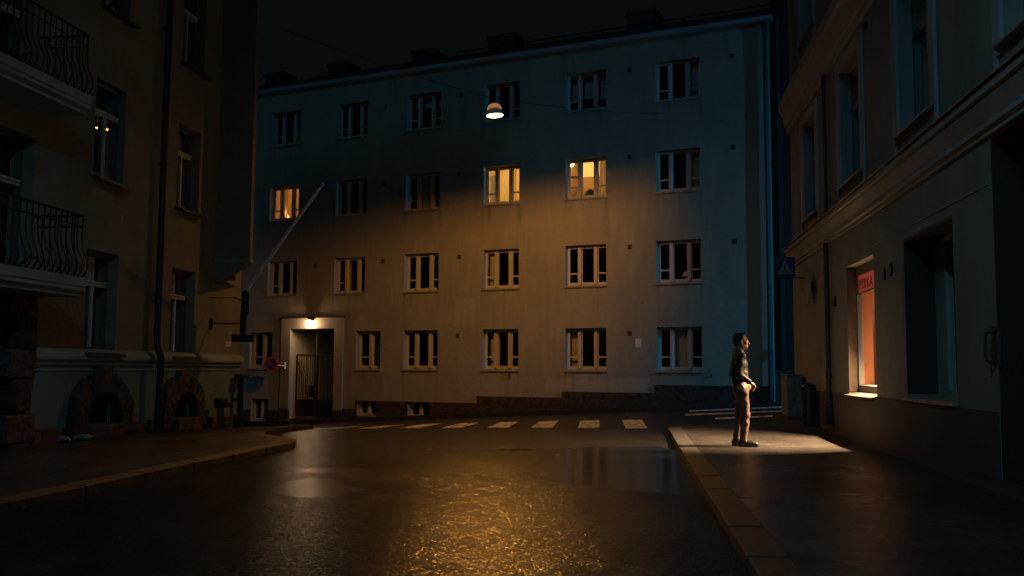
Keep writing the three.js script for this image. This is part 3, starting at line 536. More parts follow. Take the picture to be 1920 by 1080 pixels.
    if (i === 0 || i === 1 || i === 3) { const c = new THREE.PlaneGeometry(x1 - x0 - 0.1, y1 - y0 - 0.1, 40, 1), p = c.attributes.position; for (let k = 0; k < p.count; k++) p.setZ(k, 0.03 * Math.sin(p.getX(k) * 38)); c.computeVertexNormals(); mesh('curtain', c.translate(m, (y0 + y1) / 2, z - 0.22), M.blindGrey, g); }
  });
  // balconies
  for (const [s1, yb, rail] of [[-7.94, 2.43, 1.0], [-8.02, 5.37, 1.0]]) {
    const b = part('balcony', left), s0 = -12.2, o = 0.9, ry = yb + 0.3 + rail;
    mesh('slab', [profile([[0, yb + 0.3], [o + 0.02, yb + 0.3], [o + 0.02, yb + 0.16], [o, yb + 0.14], [o, yb + 0.09], [o - 0.07, yb + 0.045], [o - 0.07, yb], [0, yb]], s0, s1)], M.moulding, b);
    mesh('top_rail', [rod([s0, ry, o - 0.06], [s1 - 0.06, ry, o - 0.06], 0.02), rod([s1 - 0.06, ry, 0], [s1 - 0.06, ry, o - 0.06], 0.02), rod([s0, ry - 0.18, o - 0.06], [s1 - 0.06, ry - 0.18, o - 0.06], 0.01), rod([s1 - 0.06, ry - 0.18, 0], [s1 - 0.06, ry - 0.18, o - 0.06], 0.01)], M.iron, b);
    const bal = (x, z, nx, nz) => { const q = (t, out) => [x + nx * out, yb + 0.3 + rail * t, z + nz * out]; mesh('baluster', tube([q(0, 0.02), q(0.1, 0.1), q(0.24, 0.11), q(0.42, 0.03), q(0.6, -0.005), q(1, 0)], 0.011, 14, 5), M.iron, b); };
    for (let x = s1 - 0.06; x > s0; x -= 0.14) bal(x, o - 0.06, 0, 1);
    for (let z = o - 0.2; z > 0.04; z -= 0.14) bal(s1 - 0.06, z, 1, 0);
  }
  // bay that overhangs the corner
  const bay = part('corner_bay', left);
  const plan = (k, y0, y1) => new THREE.ExtrudeGeometry(new THREE.Shape([[-1.47 - k, 0], [-1.47 - k, -0.83 - k], [-1.3, -0.83 - k], [0.05, 0]].map((p) => new THREE.Vector2(...p))), { depth: y1 - y0, bevelEnabled: false }).rotateX(-Math.PI / 2).scale(1, 1, 1).translate(0, y0, 0.001);
  mesh('bay_wall', [plan(0, 3.8, 17)], M.leftStucco, bay);
  mesh('bay_moulding', [plan(0.03, 3.72, 3.8)], M.moulding, bay);
  mesh('corbel', [0.62, 0.45, 0.26].map((o, k) => new THREE.ExtrudeGeometry(new THREE.Shape([[-1.47, 0], [-1.47, -o], [-1.35, -o], [-0.3, 0]].map((p) => new THREE.Vector2(...p))), { depth: 0.15, bevelEnabled: false }).rotateX(-Math.PI / 2).translate(0, 3.57 - k * 0.15, 0.001)), M.leftStucco, bay);
  // stone jamb of the street door
  for (let k = 0, y = -0.3; y < 2.2; k++) { const h = 0.42 + 0.2 * hash(k, 2, 8); mesh('door_jamb_stone', rough(new RoundedBoxGeometry(0.5 + 0.2 * (k % 2), h - 0.015, 0.4, 3, 0.05).translate(-8.42 - 0.05 * (k % 2), y + h / 2, 0.06), 0.07, 300 + k), k % 2 ? M.granite : M.graniteDark, left); y += h; }
  mesh('door_recess', [B(-12, -8.6, -0.5, 2.4, -0.9, -0.85), B(-16, -11.4, -0.5, 1.3, -0.4, 0)], M.roomDark, left);
  mesh('street_door', [B(-11.4, -8.65, -0.4, 2.4, -0.85, -0.8), ...[-11.1, -10.2, -9.3].map((x) => B(x, x + 0.6, 0.4, 2.0, -0.8, -0.77))], M.wood, left);
  // rainwater pipe
  const dp = part('downpipe', left);
  mesh('pipe', [tube([[-4.22, 17, 0.14], [-4.22, 8, 0.14], [-4.22, 1.95, 0.14], [-4.22, 1.75, 0.17], [-4.22, 1.55, 0.24], [-4.22, 1.3, 0.24], [-4.22, 0.1, 0.22]], 0.068, 60, 12)], M.pipeDark, dp);
  for (const y of [2.6, 5.4, 8.2]) mesh('clip', [rod([-4.22, y, 0.14], [-4.22, y + 0.05, 0.14], 0.08), B(-4.235, -4.205, y + 0.01, y + 0.04, 0, 0.14)], M.pipeDark, dp);
  mesh('vent_pipe', [rod([-0.3, -0.3, 0.2], [-0.3, 1.08, 0.2], 0.075), RB(-0.46, -0.02, 1.06, 1.16, 0.09, 0.31, 0.03), rod([-0.3, 0.55, 0.03], [-0.3, 0.55, 0.2], 0.03)], M.iron, left);
}
{
  const p = toWorld(left, -0.66, 1.87, 0.004), t = mesh('wall_plate', [B(-0.13, 0.13, -0.06, 0.06, 0, 0.01)], M.white); t.position.copy(p); t.rotation.y = left.rotation.y;
  tag(t, 'small pale plate on the left house near its corner, below the street sign', 'plate');
}
{ // twin pipes with a dark head on the left pavement, by the wall
  const p = toWorld(left, -1.57, 0, 0.3), t = thing('fire_inlet', 'short twin pipe with a dark head against the left house', 'hydrant', [p.x, base(p.x, -p.z) + LIFT, p.z], left.rotation.y);
  mesh('head', [RB(-0.16, 0.16, 0.44, 0.66, -0.11, 0.11, 0.04), rod([-0.08, 0.52, 0.1], [-0.08, 0.52, 0.17], 0.05), rod([0.08, 0.52, 0.1], [0.08, 0.52, 0.17], 0.05)], M.iron, t);
  for (const x of [-0.09, 0.09]) mesh('leg', rod([x, 0, 0], [x, 0.45, 0], 0.032), M.pipe, t);
}
{ // flagpole on its wall bracket
  const s = -1.6, p = toWorld(left, s, 0, 0), t = thing('flagpole', 'long white flagpole slanting up from a dark bracket on the left house', 'flagpole', [p.x, 0, p.z], left.rotation.y);
  mesh('wall_arm', [rod([0, 2.31, 0.001], [0, 2.31, 0.76], 0.018), rod([0, 2.2, 0.012], [0, 2.42, 0.012], 0.05), rod([0.0, 2.9, 0.55], [0.0, 2.83, 0.72], 0.016), rod([0.0, 2.9, 0.001], [0.0, 2.9, 0.56], 0.008)], M.iron, t);
  mesh('bracket_post', [RB(-0.07, 0.07, 2.08, 2.62, 0.73, 0.86, 0.02), new THREE.CapsuleGeometry(0.085, 0.42, 4, 12).translate(0, 2.78, 0.82)], M.iron, t);
  mesh('collar', [rod([0, 3.05, 0.83], [0, 3.2, 0.92], 0.045)], M.white, t);
  mesh('pole', [rod([0, 3.12, 0.87], [0, 5.42, 2.53], 0.05, 0.034, 14)], M.poleWhite, t);
  mesh('finial', [new THREE.SphereGeometry(0.045, 12, 8).translate(0, 5.47, 2.56)], M.brass, t);
}
{ // street-name board under the bracket: dark blue with a pale rim, its lettering not readable
  const p = toWorld(left, -1.6, 1.975, 0.79), t = thing('street_sign', 'narrow dark blue street board hung under the flagpole bracket', 'sign', [p.x, p.y, p.z], left.rotation.y - Math.PI / 2);
  mesh('board', [RB(-0.27, 0.27, -0.085, 0.085, -0.012, 0.012, 0.006)], M.navy, t);
  mesh('hanger', [B(-0.03, 0.03, 0.086, 0.12, -0.02, 0.02)], M.iron, t);
}
{ // litter at the foot of the granite
  const rnd = rng(77);
  [[-7.42, 0.3, 'crumpled scrap of pale paper nearest the stone door jamb on the left'], [-7.05, 0.42, 'crumpled scrap of pale paper under the left granite arch']].forEach(([s, o, label], k) => {
    const p = toWorld(left, s, 0, o), g = new THREE.IcosahedronGeometry(0.09, 2), q = g.attributes.position;
    for (let i = 0; i < q.count; i++) { const v = new THREE.Vector3().fromBufferAttribute(q, i), n = 0.65 + 0.7 * noise3(v.x * 22, v.y * 22, v.z * 22, k * 9); q.setXYZ(i, v.x * n * 1.5, v.y * n * 0.6, v.z * n); }
    g.computeVertexNormals(); const t = mesh('paper_scrap', g, M.paper); t.position.set(p.x, base(p.x, -p.z) + LIFT + 0.045, p.z); t.rotation.y = rnd() * 6; tag(t, label, 'litter', 'scraps of paper by the left house');
  });
}

// ================================================================ house on the right, with the lit shop window
const right = thing('shop_house', 'pale stucco house on the right with a broad cornice and a lit shop window', 'building', [6.892, 0, -23], -97.745 * Math.PI / 180);
right.updateMatrixWorld(true);
{
  const SHOP = [6.0, 8.03, 0.92, 3.2], SIDE = [9.75, 11.9, 0.97, 3.2], PORTAL = [13.2, 15.7, -0.4, 3.84];
  const cols = [[1.85, 3.45], [5.85, 7.5], [9.8, 11.35], [13.7, 15.3], [17.6, 19.2]], up = [];
  for (const [a, b] of cols) { up.push([a, b, 4.7, 6.86]); up.push([a, b, 8.75, 10.9]); }
  mesh('wall', slab(0, 24, -0.6, 14, -0.42, 0, [SHOP, SIDE, PORTAL, ...up]), M.rightStucco, right);
  mesh('end_wall', [B(0, 0.4, -0.6, 14, -9, -0.425)], M.rightStucco, right);
  mesh('shell', [B(0.01, 24, 13.6, 14, -9, -0.43), B(0.01, 24, -0.6, 13.6, -9.4, -9), B(23.6, 24, -0.6, 13.6, -8.99, -0.43), ...[4.0, 7.7, 11.2].map((y) => B(0.42, 23.59, y - 0.1, y + 0.1, -8.99, -0.43))], M.roomDark, right);
  mesh('cornice', profile([[0.0, 3.84], [0.035, 3.84], [0.035, 3.9], [0.075, 3.915], [0.075, 3.965], [0.06, 3.975], [0.145, 4.18], [0.13, 4.195], [0.18, 4.21], [0.18, 4.29], [0.0, 4.36]], -0.18, 24), M.rightTrim, right);
  mesh('cornice_flashing', profile([[0.0, 4.365], [0.215, 4.303], [0.215, 4.318], [0.0, 4.39]], -0.2, 24), M.sill, right);
  mesh('upper_cornice', profile([[0.0, 7.2], [0.05, 7.24], [0.06, 7.34], [0.1, 7.38], [0.14, 7.6], [0.19, 7.75], [0.24, 7.8], [0.24, 8.02], [0.0, 8.1]], -0.2, 24), M.rightTrim, right);
  mesh('plinth', [B(0, 5.98, -0.6, 0.9, 0.001, 0.035), B(5.98, 8.05, -0.6, 0.84, 0.001, 0.035), B(8.05, 9.73, -0.6, 0.9, 0.001, 0.035), B(9.73, 11.92, -0.6, 0.9, 0.001, 0.035), B(11.92, 13.18, -0.6, 0.9, 0.001, 0.035), B(15.72, 24, -0.6, 0.9, 0.001, 0.035)], M.basePaint, right);
  mesh('string_line', [B(0, 5.98, 3.33, 3.345, 0.001, 0.012), B(8.05, 13.1, 3.33, 3.345, 0.001, 0.012)], M.rightTrim, right);
  up.forEach(([x0, x1, y0, y1], i) => {
    const g = part('window', right), z = -0.2, m = (x0 + x1) / 2, ty = y0 + (y1 - y0) * 0.66;
    mesh('architrave', [B(x0 - 0.2, x0 - 0.001, y0 - 0.02, y1 + 0.2, 0.001, 0.05), B(x1 + 0.001, x1 + 0.2, y0 - 0.02, y1 + 0.2, 0.001, 0.05), B(x0 - 0.001, x1 + 0.001, y1 + 0.001, y1 + 0.2, 0.001, 0.05), B(x0 - 0.2, x0 - 0.15, y0 - 0.35, y0 - 0.02, 0.001, 0.045), B(x1 + 0.15, x1 + 0.2, y0 - 0.35, y0 - 0.02, 0.001, 0.045)], M.rightTrim, g);
    mesh('frame', [B(x0, x0 + 0.08, y0, y1, z - 0.1, z), B(x1 - 0.08, x1, y0, y1, z - 0.1, z), B(x0 + 0.08, x1 - 0.08, y1 - 0.08, y1, z - 0.1, z), B(x0 + 0.08, x1 - 0.08, y0, y0 + 0.08, z - 0.1, z), B(x0 + 0.08, x1 - 0.08, ty - 0.05, ty + 0.05, z - 0.1, z + 0.02)], M.frameDark, g);
    mesh('mullion', [RB(m - 0.05, m + 0.05, y0 + 0.08, ty - 0.05, z - 0.09, z + 0.03, 0.01)], M.frameDark, g);
    for (const [a, b] of [[x0 + 0.08, m - 0.05], [m + 0.05, x1 - 0.08]]) mesh('pane', new THREE.PlaneGeometry(b - a, ty - 0.05 - y0 - 0.08).translate((a + b) / 2, (ty + y0 + 0.03) / 2, z - 0.05), M.glass, g);
    mesh('pane', new THREE.PlaneGeometry(x1 - x0 - 0.16, y1 - 0.13 - ty).translate(m, (y1 + ty - 0.03) / 2, z - 0.05), M.glass, g);
    mesh('sill', [profile([[z, y0 + 0.01], [z, y0 - 0.03], [0.1, y0 - 0.05], [0.1, y0 - 0.02]], x0 - 0.04, x1 + 0.04)], M.sill, g);
  });
  { // the shop window
    const [x0, x1, y0, y1] = SHOP, g = part('shop_window', right), z = -0.17;
    mesh('frame', [B(x0, x0 + 0.06, y0, y1, z - 0.08, z), B(x1 - 0.06, x1, y0, y1, z - 0.08, z), B(x0 + 0.06, x1 - 0.06, y0, 1.07, z - 0.08, z), B(x0 + 0.06, x1 - 0.06, 3.03, y1, z - 0.08, z), B(x0 + 0.06, x1 - 0.06, 2.7, 2.725, z - 0.08, z)], M.frameDark, g);
    mesh('pane', new THREE.PlaneGeometry(x1 - x0 - 0.12, 2.7 - 1.07).translate((x0 + x1) / 2, (2.7 + 1.07) / 2, z - 0.05), M.glass, g);
    mesh('sill', [profile([[z, y0 + 0.035], [z, y0 - 0.03], [0.09, y0 - 0.06], [0.09, y0 - 0.02]], x0 - 0.03, x1 + 0.03)], M.sillGrey, g);
    mesh('display_board', [B(x0 - 0.3, x1 + 0.3, 1.02, 1.075, -0.75, z - 0.081)], M.white, g);
    const cv = document.createElement('canvas'); cv.width = 768; cv.height = 128;
    const c = cv.getContext('2d'); c.fillStyle = '#cf5442'; c.fillRect(0, 0, 768, 128); c.fillStyle = '#1c0605'; c.font = 'bold 98px sans-serif'; c.textBaseline = 'middle'; c.save(); c.scale(1.42, 1); c.fillText('PIRKA', 8, 68); c.restore();
    const tx = new THREE.CanvasTexture(cv); tx.colorSpace = THREE.SRGBColorSpace;
    const sm = new THREE.MeshStandardMaterial({ color: 0xffffff, map: tx, emissive: 0xffffff, emissiveMap: tx, emissiveIntensity: 0.26, roughness: 0.4, name: 'signPrint' });
    mesh('sign_band', new THREE.PlaneGeometry(x1 - x0 - 0.12, 0.305).translate((x0 + x1) / 2, 2.8775, z - 0.03), sm, g, false);
    for (const a of [x0 + 0.001, x1 - 0.02]) mesh('lining', [B(a, a + 0.019, y0 + 0.04, y1, z, -0.004)], M.lining, g);
    for (const a of [x0 - 0.004, x1 - 0.016]) { mesh('inner_lining', [B(a, a + 0.02, 1.077, 2.725, -0.44, z - 0.081)], M.orangeWall, g); for (const y of [1.5, 1.93, 2.36]) mesh('lining_batten', [B(a - 0.005, a + 0.03, y, y + 0.012, -0.43, z - 0.09)], M.wood, g); }
    mesh('sign_backing', [B(x0 + 0.06, x1 - 0.06, 2.726, 3.029, z - 0.07, z - 0.045)], M.frameDark, g);
    mesh('shop_room', [B(4.9, 5.0, 0.3, 3.5, -2.6, -0.43), B(9.0, 9.1, 0.3, 3.5, -2.6, -0.43), B(4.9, 9.1, 0.3, 3.5, -2.7, -2.6), B(4.9, 9.1, 3.5, 3.6, -2.6, -0.43), B(4.9, 9.1, 0.2, 0.3, -2.6, -0.43)], M.orangeWall, right);
    mesh('shop_shelf', [...[1.55, 2.0, 2.45].map((y) => B(5.02, 5.3, y, y + 0.03, -2.4, -0.6)), B(5.02, 5.3, 1.1, 2.9, -0.6, -0.57), B(5.02, 5.3, 1.1, 2.9, -1.4, -1.37)], M.wood, right);
    const cu = new THREE.PlaneGeometry(3.9, 2.5, 90, 1), p = cu.attributes.position; for (let k = 0; k < p.count; k++) p.setZ(k, 0.06 * Math.sin(p.getX(k) * 17) + 0.02 * Math.sin(p.getX(k) * 41)); cu.computeVertexNormals();
    mesh('shop_curtain', cu.translate(7, 1.75, -1.75), M.orangeWall, right);
    glow('shopGlow', [1.0, 0.55, 0.25], 6);
    const a = toWorld(right, 7.35, 2.85, -0.85), t = thing('spot_lamp', 'bright lamp hanging inside the shop window, aimed at the pavement', 'lamp', [a.x, a.y, a.z]);
    mesh('bulb', new THREE.SphereGeometry(0.06, 16, 10), M.shopGlow, t);
    mesh('lamp_shade', new THREE.CylinderGeometry(0.04, 0.12, 0.16, 18, 1, true).translate(0, 0.06, 0), M.iron, t);
    mesh('cord', rod([0, 0.13, 0], [0, 0.65, 0], 0.006), M.iron, t);
    const s = new THREE.SpotLight(C(1.0, 0.63, 0.34), 840, 0, 0.65, 0.9, 2), tg = toWorld(right, 6.9, 0.4, 1.25);
    s.position.copy(a); s.target.position.copy(tg); s.castShadow = true; s.shadow.radius = 3; scene.add(s, s.target);
    const b = toWorld(right, 6.1, 3.1, -1.1), u = thing('pendant_lamp', 'small orange lamp inside the shop near the ceiling', 'lamp', [b.x, b.y, b.z]);
    mesh('globe', new THREE.SphereGeometry(0.08, 14, 10), M.bulbWarm, u); mesh('cord', rod([0, 0.07, 0], [0, 0.4, 0], 0.006), M.iron, u);
    bulbLight(b, [1.0, 0.42, 0.13], 2, 4);
  }
  { // deep dark window beside it
    const [x0, x1, y0, y1] = SIDE, g = part('deep_window', right), z = -0.41;
    mesh('frame', [B(x0, x0 + 0.5, y0, y1, z - 0.1, z), B(x1 - 0.1, x1, y0, y1, z - 0.1, z), B(x0 + 0.5, x1 - 0.1, y1 - 0.1, y1, z - 0.1, z), B(x0 + 0.5, x1 - 0.1, y0, y0 + 0.1, z - 0.1, z)], M.rightTrim, g);
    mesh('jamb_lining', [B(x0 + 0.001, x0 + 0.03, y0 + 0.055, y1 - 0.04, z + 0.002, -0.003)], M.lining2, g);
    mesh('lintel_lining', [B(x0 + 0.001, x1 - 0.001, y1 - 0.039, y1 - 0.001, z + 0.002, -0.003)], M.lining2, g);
    mesh('pane', new THREE.PlaneGeometry(x1 - x0 - 0.6, y1 - y0 - 0.2).translate((x0 + 0.5 + x1 - 0.1) / 2, (y0 + y1) / 2, z - 0.05), M.glass, g);
    mesh('sill', [profile([[z + 0.002, y0 + 0.05], [z + 0.002, y0 - 0.03], [0.07, y0 - 0.06], [0.07, y0 - 0.01]], x0 - 0.03, x1 + 0.03)], M.sill, g);
  }
  { // entrance
    const [x0, x1, , y1] = PORTAL, g = part('entrance', right);
    mesh('door', [B(x0, x1, -0.4, y1, -0.86, -0.8), ...[0, 1].flatMap((k) => [[0.5, 1.5], [1.7, 2.9]].map(([a, b]) => RB(x0 + 0.25 + k * 1.25, x0 + 1.05 + k * 1.25, a, b, -0.8, -0.76, 0.012)))], M.wood, g);
    mesh('reveal', [B(x0 - 0.1, x0 - 0.001, -0.4, y1 + 0.1, -0.86, -0.425), B(x1 + 0.001, x1 + 0.1, -0.4, y1 + 0.1, -0.86, -0.425), B(x0 - 0.1, x1 + 0.1, y1 + 0.001, y1 + 0.1, -0.86, -0.425)], M.rightStucco, g);
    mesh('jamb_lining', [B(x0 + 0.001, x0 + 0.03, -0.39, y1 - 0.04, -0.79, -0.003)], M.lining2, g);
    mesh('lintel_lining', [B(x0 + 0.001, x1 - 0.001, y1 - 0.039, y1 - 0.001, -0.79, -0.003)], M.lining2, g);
    mesh('door_handle', [tube([[13.34, 1.42, 0.0], [13.34, 1.43, 0.09], [13.34, 1.47, 0.11], [13.34, 1.7, 0.11], [13.34, 1.74, 0.09], [13.34, 1.75, 0.0]], 0.016, 30, 8), B(13.2, 13.42, 1.38, 1.8, -0.02, 0.0)].map((q) => q.translate(-0.17, 0, 0.0)), M.pipe, g);
    mesh('step', [RB(13.3, 15.6, -0.3, 0.30, -0.79, 0.02, 0.012), RB(12.6, 16.2, -0.3, 0.215, 0.021, 0.42, 0.015)], M.kerb, g);
  }
  const dp = part('downpipe', right);
  mesh('pipe', [rod([4.65, 0.32, 0.09], [4.65, 3.83, 0.09], 0.05, 0.05, 12), rod([4.65, 4.36, 0.07], [4.65, 7.22, 0.07], 0.035, 0.035, 10)], M.pipeDark, dp);
  for (const y of [1.2, 2.9]) mesh('clip', [rod([4.65, y, 0.09], [4.65, y + 0.04, 0.09], 0.06)], M.pipeDark, dp);
  mesh('pipe_shoe', [RB(4.55, 4.75, 0.3, 0.62, 0.03, 0.2, 0.02)], M.iron, dp);
  for (const [x, y] of [[8.74, 2.8], [9.13, 2.83]]) mesh('wall_fitting', [new THREE.CylinderGeometry(0.05, 0.05, 0.03, 16).scale(1, 1, 1.9).rotateX(Math.PI / 2).translate(x, y, 0.016)], M.iron, right);
  mesh('wall_fitting', [RB(5.0, 5.1, 2.55, 2.75, 0.001, 0.05, 0.01)], M.iron, right);
  mesh('wall_fitting', [RB(7.97, 8.05, 6.9, 7.05, 0.001, 0.06, 0.01)], M.iron, right);
}
{ // zebra-crossing sign on an arm
  const [X, d] = alongRight(1.72, 0.44), t = thing('crossing_sign', 'square pedestrian crossing sign on an arm at the right-hand corner', 'traffic sign', [X, 3.68, -d], -0.05);
  mesh('plate', [RB(-0.225, 0.225, -0.225, 0.225, -0.012, 0.0, 0.005)], M.blueSign, t);
  const tri = new THREE.Shape([[-0.17, -0.16], [0.17, -0.16], [0, 0.16]].map((p) => new THREE.Vector2(...p)));
  mesh('triangle', new THREE.ExtrudeGeometry(tri, { depth: 0.004, bevelEnabled: false }).translate(0, 0, 0.001), M.signBack, t);
  const fig = [new THREE.CircleGeometry(0.02, 12).translate(0.0, 0.065, 0.008), new THREE.PlaneGeometry(0.035, 0.09).rotateZ(-0.12).translate(-0.002, -0.005, 0.008), new THREE.PlaneGeometry(0.02, 0.11).rotateZ(0.45).translate(0.028, -0.095, 0.008), new THREE.PlaneGeometry(0.02, 0.11).rotateZ(-0.45).translate(-0.03, -0.095, 0.008)];
  mesh('walking_figure', fig, M.iron, t);
  mesh('arm', [rod([-0.2, -0.245, -0.02], [0.52, -0.245, -0.05], 0.014), rod([0.5, -0.42, -0.05], [0.5, 0.2, -0.05], 0.02)], M.iron, t);
}
{ // diamond road sign, seen almost edge-on
  const [X, d] = alongRight(2.75, 0.12), t = thing('diamond_sign', 'blue-green diamond road sign seen almost edge-on on the right-hand wall', 'traffic sign', [X, 3.14, -d], right.rotation.y);
  mesh('plate', [RB(-0.27, 0.27, -0.27, 0.27, -0.006, 0.006, 0.004).rotateZ(Math.PI / 4)], M.signBack, t);
  mesh('bracket', [B(-0.02, 0.02, -0.1, 0.1, -0.119, -0.007)], M.iron, t);
}
{ // street cabinet and bin at the corner
  const [X, d] = alongRight(1.05, 0.235), t = thing('street_cabinet', 'pale grey street cabinet against the right-hand house by the crossing', 'cabinet', [X, base(X, d) + LIFT - 0.02, -d], right.rotation.y);
  mesh('body', [RB(-0.45, 0.45, 0.06, 0.98, -0.17, 0.17, 0.012)], M.cabinet, t);
  mesh('foot_plinth', [B(-0.43, 0.43, -0.1, 0.06, -0.15, 0.15)], M.graniteDark, t);
  mesh('door', [RB(-0.4, -0.02, 0.12, 0.92, 0.171, 0.182, 0.004), RB(0.02, 0.4, 0.12, 0.92, 0.171, 0.182, 0.004)], M.cabinet, t);
  mesh('lid', [RB(-0.47, 0.47, 0.982, 1.02, -0.185, 0.185, 0.01)], M.cabinet, t);
  const [X2, d2] = alongRight(3.05, 0.2), b = thing('litter_bin', 'dark litter bin standing against the right-hand wall in front of the cabinet', 'bin', [X2, base(X2, d2) + LIFT - 0.006, -d2], right.rotation.y);
  mesh('body', [new THREE.CylinderGeometry(0.155, 0.14, 0.78, 24).translate(0, 0.41, 0)], M.iron, b);
  mesh('lid', [new THREE.SphereGeometry(0.165, 24, 8, 0, Math.PI * 2, 0, Math.PI / 2).scale(1, 0.6, 1).translate(0, 0.8, 0)], M.iron, b);
  mesh('foot', [new THREE.CylinderGeometry(0.12, 0.12, 0.03, 20).translate(0, 0.012, 0)], M.iron, b);
}

// ================================================================ hanging street lamps
glow('sodium', [1.0, 0.52, 0.18], 20);
glow('opal', [1.0, 0.42, 0.16], 0.34);
glow('coldGlow', [0.4, 0.75, 1.0], 20);
function streetLamp(p, label, lens, color, lobes, omni, size) {     // lobes: [axis, half angle in degrees, candela, softness of the edge]
  const t = thing('street_lamp', label, 'street lamp', p.toArray(), 0, 'street lamps hung on cables');
  if (lens === M.sodium) t.rotation.z = 0.07;                         // hangs a little askew
  mesh('shade', new THREE.LatheGeometry([[0.035, 0.34], [0.06, 0.3], [0.12, 0.26], [0.17, 0.19], [0.2, 0.1], [0.235, 0.02], [0.23, 0.015], [0.19, 0.1], [0.15, 0.19], [0.03, 0.3]].map((q) => new THREE.Vector2(...q)), 32), M.white, t);
  if (lens === M.sodium) mesh('opal_dome', new THREE.SphereGeometry(0.2, 24, 10, 0, Math.PI * 2, 0, Math.PI / 2).scale(1, 0.8, 1).translate(0, 0.2, 0), M.opal, t);
  mesh('bulb', new THREE.SphereGeometry(0.21, 24, 10).scale(1, 0.36, 1).translate(0, 0.045, 0), lens, t);
  mesh('hanger', [rod([0, 0.32, 0], [0, 0.5, 0], 0.03), rod([-0.08, 0.5, 0], [0.08, 0.5, 0], 0.02)], M.iron, t);
  for (const [axis, half, cd, pen] of lobes) {
    const l = new THREE.SpotLight(C(...color), cd, 0, half * Math.PI / 180, pen, 2);
    l.position.copy(p).add(new THREE.Vector3(0, 0.04, 0)); l.target.position.copy(l.position).add(new THREE.Vector3(...axis)); l.castShadow = true; l.shadow.radius = size; l.shadow.mapSize.set(2048, 2048);
    scene.add(l, l.target);
  }
  if (omni) bulbLight(p.clone().add(new THREE.Vector3(0, 0.04, 0)), color, omni, size);
}
const LAMP = new THREE.Vector3(-0.5, 8.25, -25.4);
streetLamp(LAMP, 'glowing orange street lamp hung on a cable over the crossing', M.sodium, [1.0, 0.40, 0.065], [[[-0.03, -0.26, -0.96], 53, 100, 1], [[-0.66, -0.8, -0.15], 64, 29, 1], [[-0.08, -0.64, 0.76], 27, 270, 1], [[0.15, -1, 0.2], 55, 64, 1]], 1.5, 1.3);
const [cX, cd_] = alongFar(-17, 4.4), COLD = new THREE.Vector3(cX, 9.2, -cd_);
streetLamp(COLD, 'cold white street lamp hung on a cable up the cross street', M.coldGlow, [0.05, 0.48, 1.0], [[[-0.9, -0.1, -0.35], 88, 520, 0.3]], 0, 6);
const NEAR_FILL = new THREE.Vector3(-1.4, 9.4, -2.5);  // unseen lamp above the frame, added to put cool fill on the side walls
streetLamp(NEAR_FILL, 'unseen cold lamp added high above the near street to brighten the side walls', M.coldGlow, [0.32, 0.8, 1.0], [[[0, -1, -0.25], 86, 32, 0.5]], 0, 6);
function cable(pts, sag, label) { const out = []; for (let i = 0; i < pts.length - 1; i++) for (let k = 0; k < 8; k++) { const v = pts[i].clone().lerp(pts[i + 1], k / 8); v.y -= sag * 4 * (k / 8) * (1 - k / 8); out.push(v); } out.push(pts[pts.length - 1]); tag(mesh('lamp_cable', new THREE.TubeGeometry(new THREE.CatmullRomCurve3(out), 80, 0.009, 6), M.pipeDark), label, 'cable'); }
{
  const [ax, ad] = alongFar(3.5, 0), l = toWorld(left, 0.1, 9.8, 0.82);
  cable([l, LAMP.clone().add(new THREE.Vector3(0, 0.5, 0)), new THREE.Vector3(ax, 10.06, -ad)], 0.1, 'thin dark cable carrying the orange street lamp between the houses');
  const [bx, bd] = alongFar(-17, -0.2); const q = COLD.clone().add(new THREE.Vector3(0, 0.5, 0));
  cable([new THREE.Vector3(bx, 10.2, -bd), q, new THREE.Vector3(2 * q.x - bx, 10.2, 2 * q.z + bd)], 0.1, 'thin dark cable carrying the cold street lamp up the cross street');
  const w = NEAR_FILL.clone().add(new THREE.Vector3(0, 0.5, 0)), [rx, rd] = alongRight(20.7, 0), [lx, ld] = alongLeft(-20.7, 0);
  cable([new THREE.Vector3(lx, 10.4, -ld), w, new THREE.Vector3(rx, 10.4, -rd)], 0.1, 'thin dark cable carrying the added fill lamp over the near street');
}

